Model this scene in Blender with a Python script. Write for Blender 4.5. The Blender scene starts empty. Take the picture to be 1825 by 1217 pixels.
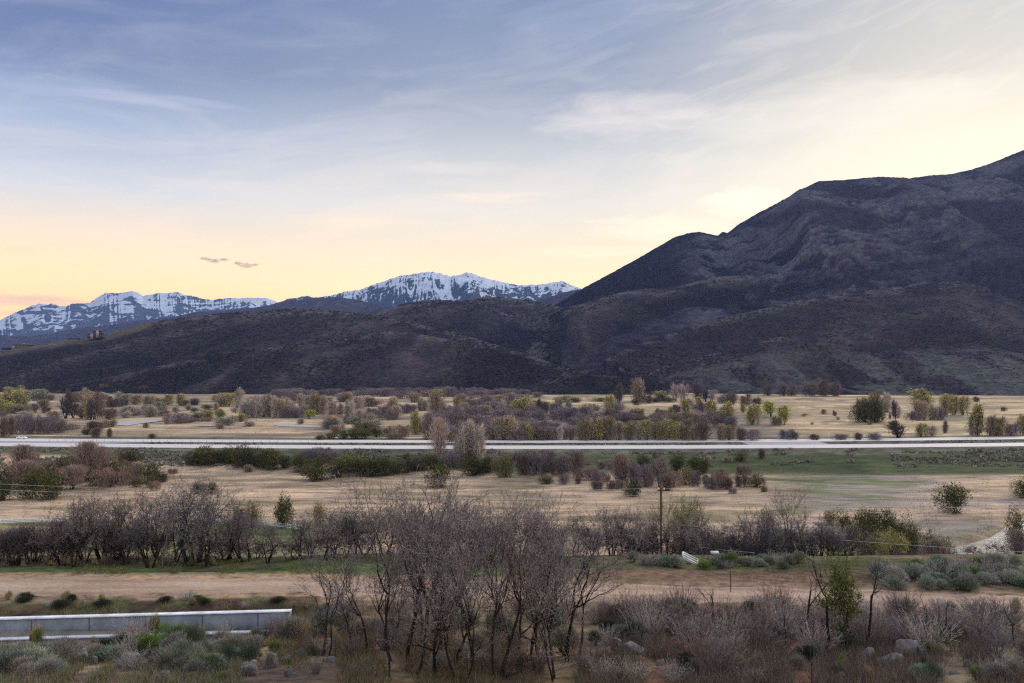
import bpy, math, random
import numpy as np
from mathutils import Vector, Matrix

random.seed(7)
RNG = np.random.default_rng(7)
SC = bpy.context.scene
COL = SC.collection
F = 1419.0          # focal length in photo pixels (photo 1825 x 1217)
CX, HY = 912.5, 645.0
ZC = 44.0           # camera height above the valley floor


# ------------------------------------------------------------------ maths helpers
def hash2(ix, iy, seed):
    h = (ix.astype(np.int64) * 374761393 + iy.astype(np.int64) * 668265263 + seed * 1274126177) & 0xFFFFFFFF
    h = ((h ^ (h >> 13)) * 1274126177) & 0xFFFFFFFF
    h = (h ^ (h >> 16)) & 0xFFFFFF
    return h / float(0xFFFFFF)


def vnoise(x, y, seed=0):
    x = np.asarray(x, float); y = np.asarray(y, float)
    ix = np.floor(x); iy = np.floor(y)
    fx = x - ix; fy = y - iy
    fx = fx * fx * fx * (fx * (fx * 6 - 15) + 10); fy = fy * fy * fy * (fy * (fy * 6 - 15) + 10)
    a = hash2(ix, iy, seed); b = hash2(ix + 1, iy, seed)
    c = hash2(ix, iy + 1, seed); d = hash2(ix + 1, iy + 1, seed)
    return (a * (1 - fx) + b * fx) * (1 - fy) + (c * (1 - fx) + d * fx) * fy


def fbm(x, y, octv=4, seed=0, gain=0.5):
    s = 0.0; a = 1.0; t = 0.0
    for o in range(octv):
        s = s + a * vnoise(np.asarray(x) * 2 ** o + 17.3 * o, np.asarray(y) * 2 ** o - 9.1 * o, seed + o)
        t += a; a *= gain
    return s / t


def ridged(x, y, octv=4, seed=0, gain=0.5):
    s = 0.0; a = 1.0; t = 0.0
    for o in range(octv):
        n = vnoise(np.asarray(x) * 2 ** o + 11.7 * o, np.asarray(y) * 2 ** o + 3.3 * o, seed + o)
        s = s + a * (1 - np.abs(2 * n - 1)); t += a; a *= gain
    return s / t


def sstep(a, b, x):
    t = np.clip((np.asarray(x, float) - a) / (b - a), 0, 1)
    return t * t * (3 - 2 * t)


def mixc(c0, c1, t):
    t = np.asarray(t)[..., None]
    return np.asarray(c0) * (1 - t) + np.asarray(c1) * t


def W(px, py, Y):
    """point at distance Y seen at photo pixel (px, py)"""
    return ((px - CX) * Y / F, Y, ZC - (py - HY) * Y / F)


def floor_pt(px, py, z=0.0):
    Y = (ZC - z) * F / (py - HY)
    return ((px - CX) * Y / F, Y)


# ------------------------------------------------------------------ materials
def new_mat(name):
    m = bpy.data.materials.new(name); m.use_nodes = True
    nt = m.node_tree
    b = nt.nodes['Principled BSDF']
    return m, nt, b


def nd(nt, typ, **kw):
    n = nt.nodes.new(typ)
    for k, v in kw.items():
        if k.startswith('i_'):
            n.inputs[k[2:].replace('_', ' ')].default_value = v
        else:
            setattr(n, k, v)
    return n


def ramp(nt, stops, interp='LINEAR'):
    r = nt.nodes.new('ShaderNodeValToRGB'); cr = r.color_ramp
    cr.interpolation = interp
    while len(cr.elements) < len(stops):
        cr.elements.new(0.5)
    for e, (p, c) in zip(cr.elements, stops):
        e.position = p; e.color = (*c, 1) if len(c) == 3 else c
    return r


def noise_tex(nt, vec, scale, detail=4, rough=0.55, dist=0.0):
    n = nd(nt, 'ShaderNodeTexNoise')
    n.inputs['Scale'].default_value = scale; n.inputs['Detail'].default_value = detail
    n.inputs['Roughness'].default_value = rough; n.inputs['Distortion'].default_value = dist
    if vec is not None:
        nt.links.new(vec, n.inputs['Vector'])
    return n


def mixrgb(nt, fac, a, b, mode='MIX'):
    m = nd(nt, 'ShaderNodeMix', data_type='RGBA', blend_type=mode)
    for sock, v in ((m.inputs[0], fac), (m.inputs[6], a), (m.inputs[7], b)):
        if hasattr(v, 'is_linked'):
            nt.links.new(v, sock)
        elif isinstance(v, (int, float)):
            sock.default_value = v
        else:
            sock.default_value = (*v, 1)
    return m.outputs[2]


def mathn(nt, op, a, b=None, clamp=False):
    m = nd(nt, 'ShaderNodeMath', operation=op, use_clamp=clamp)
    for sock, v in ((m.inputs[0], a), (m.inputs[1], b)):
        if v is None:
            continue
        if hasattr(v, 'is_linked'):
            nt.links.new(v, sock)
        else:
            sock.default_value = v
    return m.outputs[0]


def mapping(nt, scale=(1, 1, 1), coord='Object', rot=(0, 0, 0)):
    tc = nd(nt, 'ShaderNodeTexCoord'); mp = nd(nt, 'ShaderNodeMapping')
    mp.inputs['Scale'].default_value = scale; mp.inputs['Rotation'].default_value = rot
    nt.links.new(tc.outputs[coord], mp.inputs['Vector'])
    return mp.outputs['Vector']


def bump(nt, b, h, strength=0.5, dist=0.1):
    n = nd(nt, 'ShaderNodeBump'); n.inputs['Strength'].default_value = strength
    n.inputs['Distance'].default_value = dist
    nt.links.new(h, n.inputs['Height']); nt.links.new(n.outputs[0], b.inputs['Normal'])


def attr_mat(name, var=0.35, scale=1.0, rough=0.9, spec=0.1, bump_s=0.0, bump_d=0.1, bscale=4.0, trans=0.0, hue=0.0):
    """colour attribute 'Col' times fine noise"""
    m, nt, b = new_mat(name)
    at = nd(nt, 'ShaderNodeAttribute', attribute_name='Col')
    v = mapping(nt)
    n = noise_tex(nt, v, scale, 5, 0.65)
    r = ramp(nt, [(0.25, (1 - var,) * 3), (0.75, (1 + var,) * 3)])
    nt.links.new(n.outputs['Fac'], r.inputs[0])
    c = mixrgb(nt, 1.0, at.outputs['Color'], r.outputs[0], 'MULTIPLY')
    if hue:
        oi = nd(nt, 'ShaderNodeObjectInfo')
        r2 = ramp(nt, [(0.0, (1 - hue, 1 - hue * .8, 1 - hue * .6)), (0.5, (1, 1, 1)), (1.0, (1 + hue, 1 + hue * .6, 1 + hue * .3))])
        nt.links.new(oi.outputs['Random'], r2.inputs[0])
        c = mixrgb(nt, 1.0, c, r2.outputs[0], 'MULTIPLY')
    nt.links.new(c, b.inputs['Base Color'])
    b.inputs['Roughness'].default_value = rough
    b.inputs['Specular IOR Level'].default_value = spec
    if bump_s:
        nb = noise_tex(nt, v, bscale, 6, 0.6)
        bump(nt, b, nb.outputs['Fac'], bump_s, bump_d)
    return m


def flat_mat(name, col, rough=0.8, spec=0.2, var=0.15, scale=3.0, bump_s=0.0, bump_d=0.02, metal=0.0):
    m, nt, b = new_mat(name)
    v = mapping(nt)
    n = noise_tex(nt, v, scale, 6, 0.6)
    c0 = tuple(max(0, x * (1 - var)) for x in col); c1 = tuple(min(1, x * (1 + var)) for x in col)
    r = ramp(nt, [(0.3, c0), (0.7, c1)])
    nt.links.new(n.outputs['Fac'], r.inputs[0]); nt.links.new(r.outputs[0], b.inputs['Base Color'])
    b.inputs['Roughness'].default_value = rough; b.inputs['Specular IOR Level'].default_value = spec
    b.inputs['Metallic'].default_value = metal
    if bump_s:
        bump(nt, b, n.outputs['Fac'], bump_s, bump_d)
    return m


# ------------------------------------------------------------------ mesh helpers
def mesh_np(name, V, quads=None, tris=None, col=None, smooth=False, mat=None):
    V = np.asarray(V, np.float32).reshape(-1, 3)
    q = np.zeros((0, 4), np.int32) if quads is None else np.asarray(quads, np.int32).reshape(-1, 4)
    t = np.zeros((0, 3), np.int32) if tris is None else np.asarray(tris, np.int32).reshape(-1, 3)
    me = bpy.data.meshes.new(name)
    me.vertices.add(len(V)); me.vertices.foreach_set('co', V.ravel())
    nl = q.size + t.size
    me.loops.add(nl)
    me.loops.foreach_set('vertex_index', np.concatenate([q.ravel(), t.ravel()]).astype(np.int32))
    nf = len(q) + len(t)
    me.polygons.add(nf)
    st = np.concatenate([np.arange(len(q)) * 4, q.size + np.arange(len(t)) * 3]).astype(np.int32)
    me.polygons.foreach_set('loop_start', st)
    me.polygons.foreach_set('loop_total', np.concatenate([np.full(len(q), 4), np.full(len(t), 3)]).astype(np.int32))
    if smooth:
        me.polygons.foreach_set('use_smooth', np.ones(nf, bool))
    if col is not None:
        c = np.asarray(col, np.float32)
        if c.shape[-1] == 3:
            c = np.concatenate([c, np.ones((len(c), 1), np.float32)], 1)
        a = me.color_attributes.new('Col', 'FLOAT_COLOR', 'POINT')
        a.data.foreach_set('color', c.ravel())
    me.update(calc_edges=True)
    if mat is not None:
        me.materials.append(mat)
    return me


class MB:
    """collects pieces, builds one mesh"""
    def __init__(self):
        self.V = []; self.Q = []; self.T = []; self.C = []; self.n = 0

    def add(self, V, quads=None, tris=None, col=(0.5, 0.5, 0.5)):
        V = np.asarray(V, float).reshape(-1, 3)
        if quads is not None and len(quads):
            self.Q.append(np.asarray(quads, int).reshape(-1, 4) + self.n)
        if tris is not None and len(tris):
            self.T.append(np.asarray(tris, int).reshape(-1, 3) + self.n)
        c = np.asarray(col, float)
        if c.ndim == 1:
            c = np.repeat(c[None, :3], len(V), 0)
        self.V.append(V); self.C.append(c); self.n += len(V)

    def box(self, c, s, rz=0.0, col=(0.5, 0.5, 0.5), taper=1.0, ry=0.0):
        x, y, z = s[0] / 2, s[1] / 2, s[2] / 2
        v = np.array([[-x, -y, -z], [x, -y, -z], [x, y, -z], [-x, y, -z], [-x * taper, -y * taper, z], [x * taper, -y * taper, z], [x * taper, y * taper, z], [-x * taper, y * taper, z]])
        if ry:
            R = np.array(Matrix.Rotation(ry, 3, 'Y')); v = v @ R.T
        if rz:
            R = np.array(Matrix.Rotation(rz, 3, 'Z')); v = v @ R.T
        self.add(v + np.asarray(c, float), [[0, 3, 2, 1], [4, 5, 6, 7], [0, 1, 5, 4], [1, 2, 6, 5], [2, 3, 7, 6], [3, 0, 4, 7]], col=col)

    def poly_tube(self, P, R, k=6, col=(0.5, 0.5, 0.5), cap=True):
        P = np.asarray(P, float); R = np.asarray(R, float); n = len(P)
        T = np.gradient(P, axis=0); T /= np.linalg.norm(T, axis=1)[:, None] + 1e-9
        ref = np.array([0.3, 1, 0.1]) if abs(T[0] @ np.array([0.3, 1, 0.1])) < 0.9 else np.array([1, 0, 0.2])
        A = np.cross(T, ref); A /= np.linalg.norm(A, axis=1)[:, None] + 1e-9
        B = np.cross(T, A)
        an = np.arange(k) / k * 2 * np.pi
        V = P[:, None] + R[:, None, None] * (A[:, None] * np.cos(an)[None, :, None] + B[:, None] * np.sin(an)[None, :, None])
        i = np.arange(n - 1)[:, None] * k; j = np.arange(k)[None]; j2 = (j + 1) % k
        Q = np.stack([i + j, i + j2, i + k + j2, i + k + j], -1).reshape(-1, 4)
        V = V.reshape(-1, 3); tr = None
        if cap:
            V = np.concatenate([V, P[[-1]]]); b = (n - 1) * k
            tr = np.stack([b + np.arange(k), b + (np.arange(k) + 1) % k, np.full(k, n * k)], -1)
        self.add(V, Q, tr, col)

    def segs(self, P0, P1, R0, R1, k=3, col=(0.5, 0.5, 0.5)):
        """many separate thin prisms"""
        P0 = np.asarray(P0, float); P1 = np.asarray(P1, float); n = len(P0)
        if n == 0:
            return
        T = P1 - P0; T /= np.linalg.norm(T, axis=1)[:, None] + 1e-9
        ref = np.where(np.abs(T[:, [2]]) < 0.9, np.array([[0, 0, 1.0]]), np.array([[1.0, 0, 0]]))
        A = np.cross(T, ref); A /= np.linalg.norm(A, axis=1)[:, None] + 1e-9
        B = np.cross(T, A)
        an = np.arange(k) / k * 2 * np.pi
        ring = A[:, None] * np.cos(an)[None, :, None] + B[:, None] * np.sin(an)[None, :, None]
        R0 = np.broadcast_to(np.asarray(R0, float), (n,)); R1 = np.broadcast_to(np.asarray(R1, float), (n,))
        V = np.concatenate([P0[:, None] + ring * R0[:, None, None], P1[:, None] + ring * R1[:, None, None]], 1)
        b = np.arange(n)[:, None, None] * 2 * k
        j = np.arange(k)[None, :, None]; j2 = (j + 1) % k
        Q = np.concatenate([b + j, b + j2, b + k + j2, b + k + j], 2).reshape(-1, 4)
        c = np.asarray(col, float)
        if c.ndim == 2:
            c = np.repeat(c, 2 * k, 0)
        self.add(V.reshape(-1, 3), Q, None, c)

    def blades(self, P, D, L, Wd, col, bend=0.0):
        """thin leaf / blade triangles: base P, direction D, length L, width Wd"""
        P = np.asarray(P, float); D = np.asarray(D, float); n = len(P)
        D = D / (np.linalg.norm(D, axis=1)[:, None] + 1e-9)
        S = np.cross(D, RNG.normal(size=(n, 3))); S /= np.linalg.norm(S, axis=1)[:, None] + 1e-9
        L = np.broadcast_to(np.asarray(L, float), (n,))[:, None]; Wd = np.broadcast_to(np.asarray(Wd, float), (n,))[:, None]
        V = np.stack([P - S * Wd * .5, P + S * Wd * .5, P + D * L], 1).reshape(-1, 3)
        c = np.asarray(col, float)
        if c.ndim == 2:
            c = np.repeat(c, 3, 0)
        self.add(V, None, np.arange(n * 3).reshape(-1, 3), c)

    def leaves(self, P, size, col, flat=0.0):
        """small randomly turned quads"""
        P = np.asarray(P, float); n = len(P)
        N = RNG.normal(size=(n, 3)); N[:, 2] += flat * np.sign(N[:, 2]) ; N /= np.linalg.norm(N, axis=1)[:, None]
        A = np.cross(N, RNG.normal(size=(n, 3))); A /= np.linalg.norm(A, axis=1)[:, None] + 1e-9
        B = np.cross(N, A)
        s = np.broadcast_to(np.asarray(size, float), (n,))[:, None]
        V = np.stack([P - A * s * .5, P + B * s * .3, P + A * s * .5, P - B * s * .3], 1).reshape(-1, 3)
        c = np.asarray(col, float)
        if c.ndim == 2:
            c = np.repeat(c, 4, 0)
        self.add(V, np.arange(n * 4).reshape(-1, 4), None, c)

    def mesh(self, name, mat, smooth=False):
        V = np.concatenate(self.V)
        Q = np.concatenate(self.Q) if self.Q else None
        T = np.concatenate(self.T) if self.T else None
        return mesh_np(name, V, Q, T, np.concatenate(self.C), smooth, mat)

    def build(self, name, mat, parent=None, smooth=False):
        return link(name, self.mesh(name, mat, smooth), parent)


def link(name, me, parent=None):
    o = bpy.data.objects.new(name, me); COL.objects.link(o)
    if parent is not None:
        o.parent = parent
    return o


def empty(name, loc=(0, 0, 0), rz=0.0):
    o = bpy.data.objects.new(name, None); COL.objects.link(o)
    o.location = loc; o.rotation_euler = (0, 0, rz); o.empty_display_size = 0.3
    return o


def tag(o, label=None, cat=None, group=None, kind=None):
    if label: o['label'] = label
    if cat: o['category'] = cat
    if group: o['group'] = group
    if kind: o['kind'] = kind
    return o


def copy_tree(o, parent=None):
    c = o.copy(); COL.objects.link(c)
    if parent is not None:
        c.parent = parent
    for ch in list(o.children):
        copy_tree(ch, c)
    return c


def struct(name, me):
    return tag(link(name, me), kind='structure')


def grid_faces(nu, nv):
    i = np.arange(nu - 1)[:, None]; j = np.arange(nv - 1)[None]
    a = i * nv + j
    return np.stack([a, a + nv, a + nv + 1, a + 1], -1).reshape(-1, 4)
EXPOSURE = 0.55
SUN_ELEV = 24; SUN_STR = 1.3; SUN_ANGLE = 18
SKY_STR = 1.0; ZENITH = 1.3
HAZE = 4.4e-5; HAZE_COL = (0.28, 0.46, 1.0)
SKY_LOW = 1.5; SKY_TOP = 0.62
# ================================================================== camera, sky, sun
cam_d = bpy.data.cameras.new('camera'); cam = bpy.data.objects.new('camera', cam_d); COL.objects.link(cam)
cam_d.sensor_width = 36.0; cam_d.lens = 36.0 * F / 1825.0
cam_d.shift_y = (HY - 608.5) / 1825.0
cam_d.clip_start = 0.3; cam_d.clip_end = 80000
cam.location = (0, 0, ZC); cam.rotation_euler = (math.radians(90), 0, 0)
SC.camera = cam
SC.view_settings.view_transform = 'Standard'; SC.view_settings.look = 'None'
SC.view_settings.exposure = EXPOSURE; SC.view_settings.gamma = 1.0
SC.cycles.use_denoising = False; SC.cycles.adaptive_threshold = 0.004; SC.cycles.pixel_filter_type = 'BLACKMAN_HARRIS'; SC.cycles.filter_width = 1.25
SC.cycles.sample_clamp_indirect = 1.5; SC.cycles.sample_clamp_direct = 5.0; SC.cycles.blur_glossy = 1.0
SC.cycles.max_bounces = 6; SC.cycles.diffuse_bounces = 3; SC.cycles.glossy_bounces = 2
SC.cycles.transmission_bounces = 3; SC.cycles.transparent_max_bounces = 6; SC.cycles.volume_bounces = 0

SUN_AZ, SUN_EL = math.radians(44), math.radians(SUN_ELEV)
sl = bpy.data.lights.new('sun', 'SUN'); so = bpy.data.objects.new('sun', sl); COL.objects.link(so)
sl.energy = SUN_STR; sl.angle = math.radians(SUN_ANGLE); sl.color = (1.0, 0.88, 0.74)
sd = Vector((math.sin(SUN_AZ) * math.cos(SUN_EL), math.cos(SUN_AZ) * math.cos(SUN_EL), math.sin(SUN_EL)))
so.rotation_euler = sd.to_track_quat('Z', 'Y').to_euler(); so.location = sd * 3000


def srgb(r, g, b):
    f = lambda c: (c / 12.92 if c <= 0.04045 else ((c + 0.055) / 1.055) ** 2.4)
    return tuple(f(x / 255.0) for x in (r, g, b))


def build_sky():
    w = bpy.data.worlds.new('World'); SC.world = w; w.use_nodes = True
    nt = w.node_tree; bg = nt.nodes['Background']
    L = nt.links
    tc = nd(nt, 'ShaderNodeTexCoord'); sp = nd(nt, 'ShaderNodeSeparateXYZ')
    L.new(tc.outputs['Generated'], sp.inputs[0])
    el = mathn(nt, 'MULTIPLY', mathn(nt, 'ARCSINE', sp.outputs[2]), 180 / math.pi)
    az = mathn(nt, 'MULTIPLY', mathn(nt, 'ARCTAN2', sp.outputs[0], sp.outputs[1]), 180 / math.pi)
    eln = mathn(nt, 'MULTIPLY', mathn(nt, 'ADD', el, 2.0), 1 / 62.0)       # -2..60 degrees -> 0..1
    P = lambda e: (e + 2.0) / 62.0
    hi = tuple(x * ZENITH for x in (0.62, 0.68, 0.82))
    def col(r, g, b_, e):
        k = SKY_LOW * (1 - sstep(1, 9, e)) + 1.0 * sstep(1, 9, e)
        k = k * (1 - sstep(10, 20, e)) + SKY_TOP * sstep(10, 20, e)
        c_ = srgb(r, g, b_)
        w_ = 1 - float(sstep(2, 10, e))
        w2 = float(sstep(13, 22, e))
        return (c_[0] * k * (1 + .10 * w_ - .08 * w2), c_[1] * k * (1 - .015 * w_ - .02 * w2), c_[2] * k * (1 - .16 * w_ + .03 * w2))

    def sky_ramp(st):
        return ramp(nt, [(P(e), col(r, g, b_, e)) for e, (r, g, b_) in st] + [(P(48), hi)])
    left = sky_ramp([(-2, (250, 190, 120)), (2.5, (252, 200, 128)), (5, (252, 214, 150)), (8, (236, 216, 186)), (11, (200, 202, 206)), (15, (160, 178, 206)), (19, (132, 150, 190)), (24, (114, 134, 182)), (32, (128, 146, 190))])
    mid = sky_ramp([(-2, (252, 205, 135)), (2.5, (253, 212, 140)), (5, (250, 222, 168)), (8, (238, 221, 188)), (11, (222, 215, 203)), (15, (203, 205, 208)), (19, (176, 184, 203)), (24, (152, 166, 196)), (32, (150, 164, 198))])
    right = sky_ramp([(-2, (254, 224, 168)), (2.5, (254, 230, 174)), (6, (255, 240, 196)), (10, (255, 242, 206)), (14, (255, 244, 216)), (18, (252, 240, 222)), (24, (228, 222, 218)), (32, (200, 204, 218))])
    for r in (left, mid, right):
        L.new(eln, r.inputs[0])
    f1 = nd(nt, 'ShaderNodeMapRange', interpolation_type='SMOOTHSTEP'); f1.inputs[1].default_value = -34; f1.inputs[2].default_value = 0
    f2 = nd(nt, 'ShaderNodeMapRange', interpolation_type='SMOOTHSTEP'); f2.inputs[1].default_value = 3; f2.inputs[2].default_value = 31
    L.new(az, f1.inputs[0]); L.new(az, f2.inputs[0])
    c = mixrgb(nt, f1.outputs[0], left.outputs[0], mid.outputs[0])
    c = mixrgb(nt, f2.outputs[0], c, right.outputs[0])
    # cirrus streaks: long along the azimuth, leaning a little
    cb = nd(nt, 'ShaderNodeCombineXYZ')
    L.new(mathn(nt, 'MULTIPLY', az, 0.075), cb.inputs[0])
    tilt = mathn(nt, 'ADD', el, mathn(nt, 'MULTIPLY', az, -0.10))
    L.new(mathn(nt, 'MULTIPLY', tilt, 0.36), cb.inputs[1])
    n1 = noise_tex(nt, cb.outputs[0], 1.0, 7, 0.6, 0.8)
    m1 = ramp(nt, [(0.44, (0, 0, 0)), (0.74, (1, 1, 1))])
    L.new(n1.outputs['Fac'], m1.inputs[0])
    cb2 = nd(nt, 'ShaderNodeCombineXYZ')
    L.new(mathn(nt, 'MULTIPLY', az, 0.16), cb2.inputs[0])
    tilt2 = mathn(nt, 'ADD', el, mathn(nt, 'MULTIPLY', az, -0.22))
    L.new(mathn(nt, 'MULTIPLY', tilt2, 0.55), cb2.inputs[1]); cb2.inputs[2].default_value = 4.2
    n2 = noise_tex(nt, cb2.outputs[0], 1.0, 8, 0.62, 1.1)
    m2 = ramp(nt, [(0.5, (0, 0, 0)), (0.78, (1, 1, 1))])
    L.new(n2.outputs['Fac'], m2.inputs[0])
    warm = ramp(nt, [(P(0), (1.15, 0.83, 0.46)), (P(6), (1.12, 0.85, 0.58)), (P(9), srgb(255, 226, 194)), (P(14), srgb(236, 222, 214)), (P(24), srgb(205, 205, 220))])
    L.new(eln, warm.inputs[0])
    fe = nd(nt, 'ShaderNodeMapRange'); fe.inputs[1].default_value = 8; fe.inputs[2].default_value = 20; fe.inputs[3].default_value = 0.42; fe.inputs[4].default_value = 0.16
    L.new(el, fe.inputs[0])
    c = mixrgb(nt, mathn(nt, 'MULTIPLY', m1.outputs[0], fe.outputs[0]), c, warm.outputs[0])
    # the brighter wispy cirrus to the right
    fr = nd(nt, 'ShaderNodeMapRange', interpolation_type='SMOOTHSTEP'); fr.inputs[1].default_value = -6; fr.inputs[2].default_value = 14
    L.new(az, fr.inputs[0])
    c = mixrgb(nt, mathn(nt, 'MULTIPLY', mathn(nt, 'MULTIPLY', m2.outputs[0], fr.outputs[0]), 0.2), c, srgb(255, 241, 220))

    def blob(px, py, wx, wy, col, amt, edge=0.6, freq=1.6, seed=0.0):
        nonlocal c
        a0 = math.degrees(math.atan((px - CX) / F)); e0 = math.degrees(math.atan((HY - py) / F * math.cos(math.radians(a0))))
        k = math.degrees(1 / F)
        dx = mathn(nt, 'MULTIPLY', mathn(nt, 'SUBTRACT', az, a0), 1 / (wx * k))
        dy = mathn(nt, 'MULTIPLY', mathn(nt, 'SUBTRACT', el, e0), 1 / (wy * k))
        r2 = mathn(nt, 'ADD', mathn(nt, 'MULTIPLY', dx, dx), mathn(nt, 'MULTIPLY', dy, dy))
        cc = nd(nt, 'ShaderNodeCombineXYZ'); L.new(dx, cc.inputs[0]); L.new(dy, cc.inputs[1]); cc.inputs[2].default_value = seed
        nn = noise_tex(nt, cc.outputs[0], freq, 6, 0.65, 0.4)
        v = mathn(nt, 'SUBTRACT', mathn(nt, 'ADD', mathn(nt, 'SUBTRACT', 1.0, r2), mathn(nt, 'MULTIPLY', nn.outputs['Fac'], 2.2)), 1.35)
        f = mathn(nt, 'MULTIPLY', mathn(nt, 'MULTIPLY', v, edge, True), amt)
        c = mixrgb(nt, f, c, col)
    for bx, by, bw, bh in ((364, 460.5, 11, 3.6), (380, 464.5, 16, 5), (399, 462.5, 10, 3.2), (424, 469, 11, 3.6), (439, 473, 17, 6), (455, 471.5, 7, 2.6)):
        blob(bx, by, bw, bh, srgb(112, 95, 96), 0.8, 0.95, 2.3, bx * 0.37)
    blob(20, 533, 150, 13, srgb(178, 160, 165), 0.85, 0.8, 0.9, 1.7)
    blob(0, 556, 60, 6, srgb(205, 180, 170), 0.6, 0.8, 0.9, 5.7)
    blob(30, 443, 28, 8, srgb(255, 212, 160), 0.6, 0.8, 1.0, 2.2)
    blob(300, 182, 170, 16, srgb(205, 200, 212), 0.7, 0.5, 0.9, 8.2)
    blob(60, 150, 200, 22, srgb(170, 176, 205), 0.5, 0.5, 0.8, 9.4)
    blob(1110, 205, 190, 52, srgb(240, 226, 214), 0.9, 0.5, 1.3, 6.1)
    blob(1330, 360, 95, 34, (1.2, 1.04, 0.76), 0.95, 0.6, 1.6, 4.4)
    blob(1170, 405, 160, 28, (1.18, 0.98, 0.68), 0.9, 0.5, 1.5, 12.4)
    blob(1060, 450, 190, 16, (1.1, 0.9, 0.6), 0.8, 0.6, 1.3, 22.4)
    blob(820, 300, 150, 16, srgb(236, 222, 208), 0.6, 0.5, 1.1, 25.1)
    blob(640, 395, 190, 14, srgb(250, 226, 190), 0.7, 0.5, 1.1, 27.1)
    blob(880, 352, 130, 14, srgb(253, 228, 196), 0.8, 0.6, 1.0, 14.4)
    blob(480, 340, 240, 20, srgb(232, 216, 206), 0.7, 0.5, 0.9, 15.9)
    blob(1500, 190, 330, 60, srgb(254, 243, 226), 0.8, 0.45, 0.9, 11.4)
    sk = nd(nt, 'ShaderNodeTexSky', sky_type='NISHITA')
    sk.sun_disc = False; sk.sun_elevation = SUN_EL; sk.sun_rotation = SUN_AZ; sk.altitude = 1800
    nish = mixrgb(nt, 1.0, sk.outputs[0], (0.05,) * 3, 'MULTIPLY')
    tot = mixrgb(nt, 0.05, c, nish)
    L.new(tot, bg.inputs['Color'])
    bg.inputs['Strength'].default_value = SKY_STR


build_sky()

# ================================================================== terrain functions
X_ = np.array


def road_y(X):
    """centre of the dirt road"""
    return np.interp(X, [-80, -26, -8, 3, 12, 22, 30, 60], [38.2, 39.4, 39.3, 38.4, 37.6, 36.5, 35.2, 28.0])


def wall_y(X):
    """front face of the tall concrete wall"""
    return 35.7 + (np.minimum(X, -4) + 10) * 0.09


def near_y(X):
    """front face of the low concrete kerb of the channel"""
    return 35.05 + (np.minimum(X, -4) + 10.7) * 0.086


_T = X_([-60, -36, -28, -15.7, -11.5, -7.5, -3.5, -1.9, -1.2, 0.28, 0.6, 2.0, 6.0, 10, 12.5, 16.5, 20])
_TZ = X_([38.5, 38.2, 37.6, 35.9, 34.75, 33.5, 32.5, 32.1, 31.97, 31.97, 32.72, 33.0, 32.85, 32.5, 32.3, 31.5, 30.2])
_PY = X_([-200, 0, 8, 14, 20, 24, 28, 32, 35, 39, 44, 48, 52, 56, 70, 100, 130, 160, 185, 200])
_PZ = X_([40, 38.5, 37.8, 37.0, 35.9, 34.9, 34.1, 33.4, 33.05, 32.9, 32.55, 32.2, 31.4, 29.5, 23.5, 13, 6, 2, 0.3, 0])
_RY = X_([-70, -47, -9.5, -7, 35, 49, 74, 90])
_RZ = X_([0.0, 0.15, 5.85, 5.98, 5.98, 5.9, 0.0, 0.0])


def hwy_near(X):
    return 354.7 + 12.5 * (X / 237.0) ** 2


def hwy_far(X):
    return 379.9 + np.where(np.asarray(X) < 0, 8.0, 16.5) * (np.asarray(X) / 240.0) ** 2


def gz(X, Y):
    X = np.asarray(X, float); Y = np.asarray(Y, float)
    wob = (fbm(X / 9.0, Y / 9.0, 3, 5) - 0.5)
    base = np.interp(Y, _PY, _PZ)
    lf = np.interp(Y - wall_y(X), _T, _TZ)
    a = (1 - sstep(-9.6, -8.0, X)) * (1 - sstep(46, 51, Y)) * sstep(-30, 0, Y)
    z = base * (1 - a) + lf * a
    chan = a * (1 - sstep(0.6, 3.0, np.abs(Y - wall_y(X) + 0.4)))
    # dirt road bench
    ry = road_y(X)
    rz = np.interp(ry, _PY, _PZ) * (1 - a) + np.interp(ry - wall_y(X), _T, _TZ) * a
    r = 1 - sstep(2.6, 3.5, np.abs(Y - ry))
    z = z * (1 - r) + rz * r
    nearm = sstep(4, 14, Y) * (1 - sstep(120, 200, Y))
    z = z + wob * 0.55 * nearm * (1 - r) * (1 - chan)
    # highway embankment
    e = np.interp(Y - hwy_near(X), _RY, _RZ)
    far = np.clip(Y / 200 - 1, 0, 1)
    und = (fbm(X / 60.0, Y / 40.0, 3, 9) - 0.5) * 0.9 * far * (1 - sstep(600, 1200, Y))
    emb = sstep(-50, -10, Y - hwy_near(X)) * (1 - sstep(45, 60, Y - hwy_near(X)))
    z = z + e + und * (1 - emb)
    # creek bed at the right
    cy = creek_c(X)
    cr = (1 - sstep(8.5, 12.5, np.abs(Y - cy))) * sstep(86, 96, X) * (1 - sstep(320, 330, Y))
    z = z - cr * 1.3
    return z


def creek_c(X):
    return np.interp(X, [80, 100, 122, 145, 175, 220], [168, 179, 195, 218, 238, 250])


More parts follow.
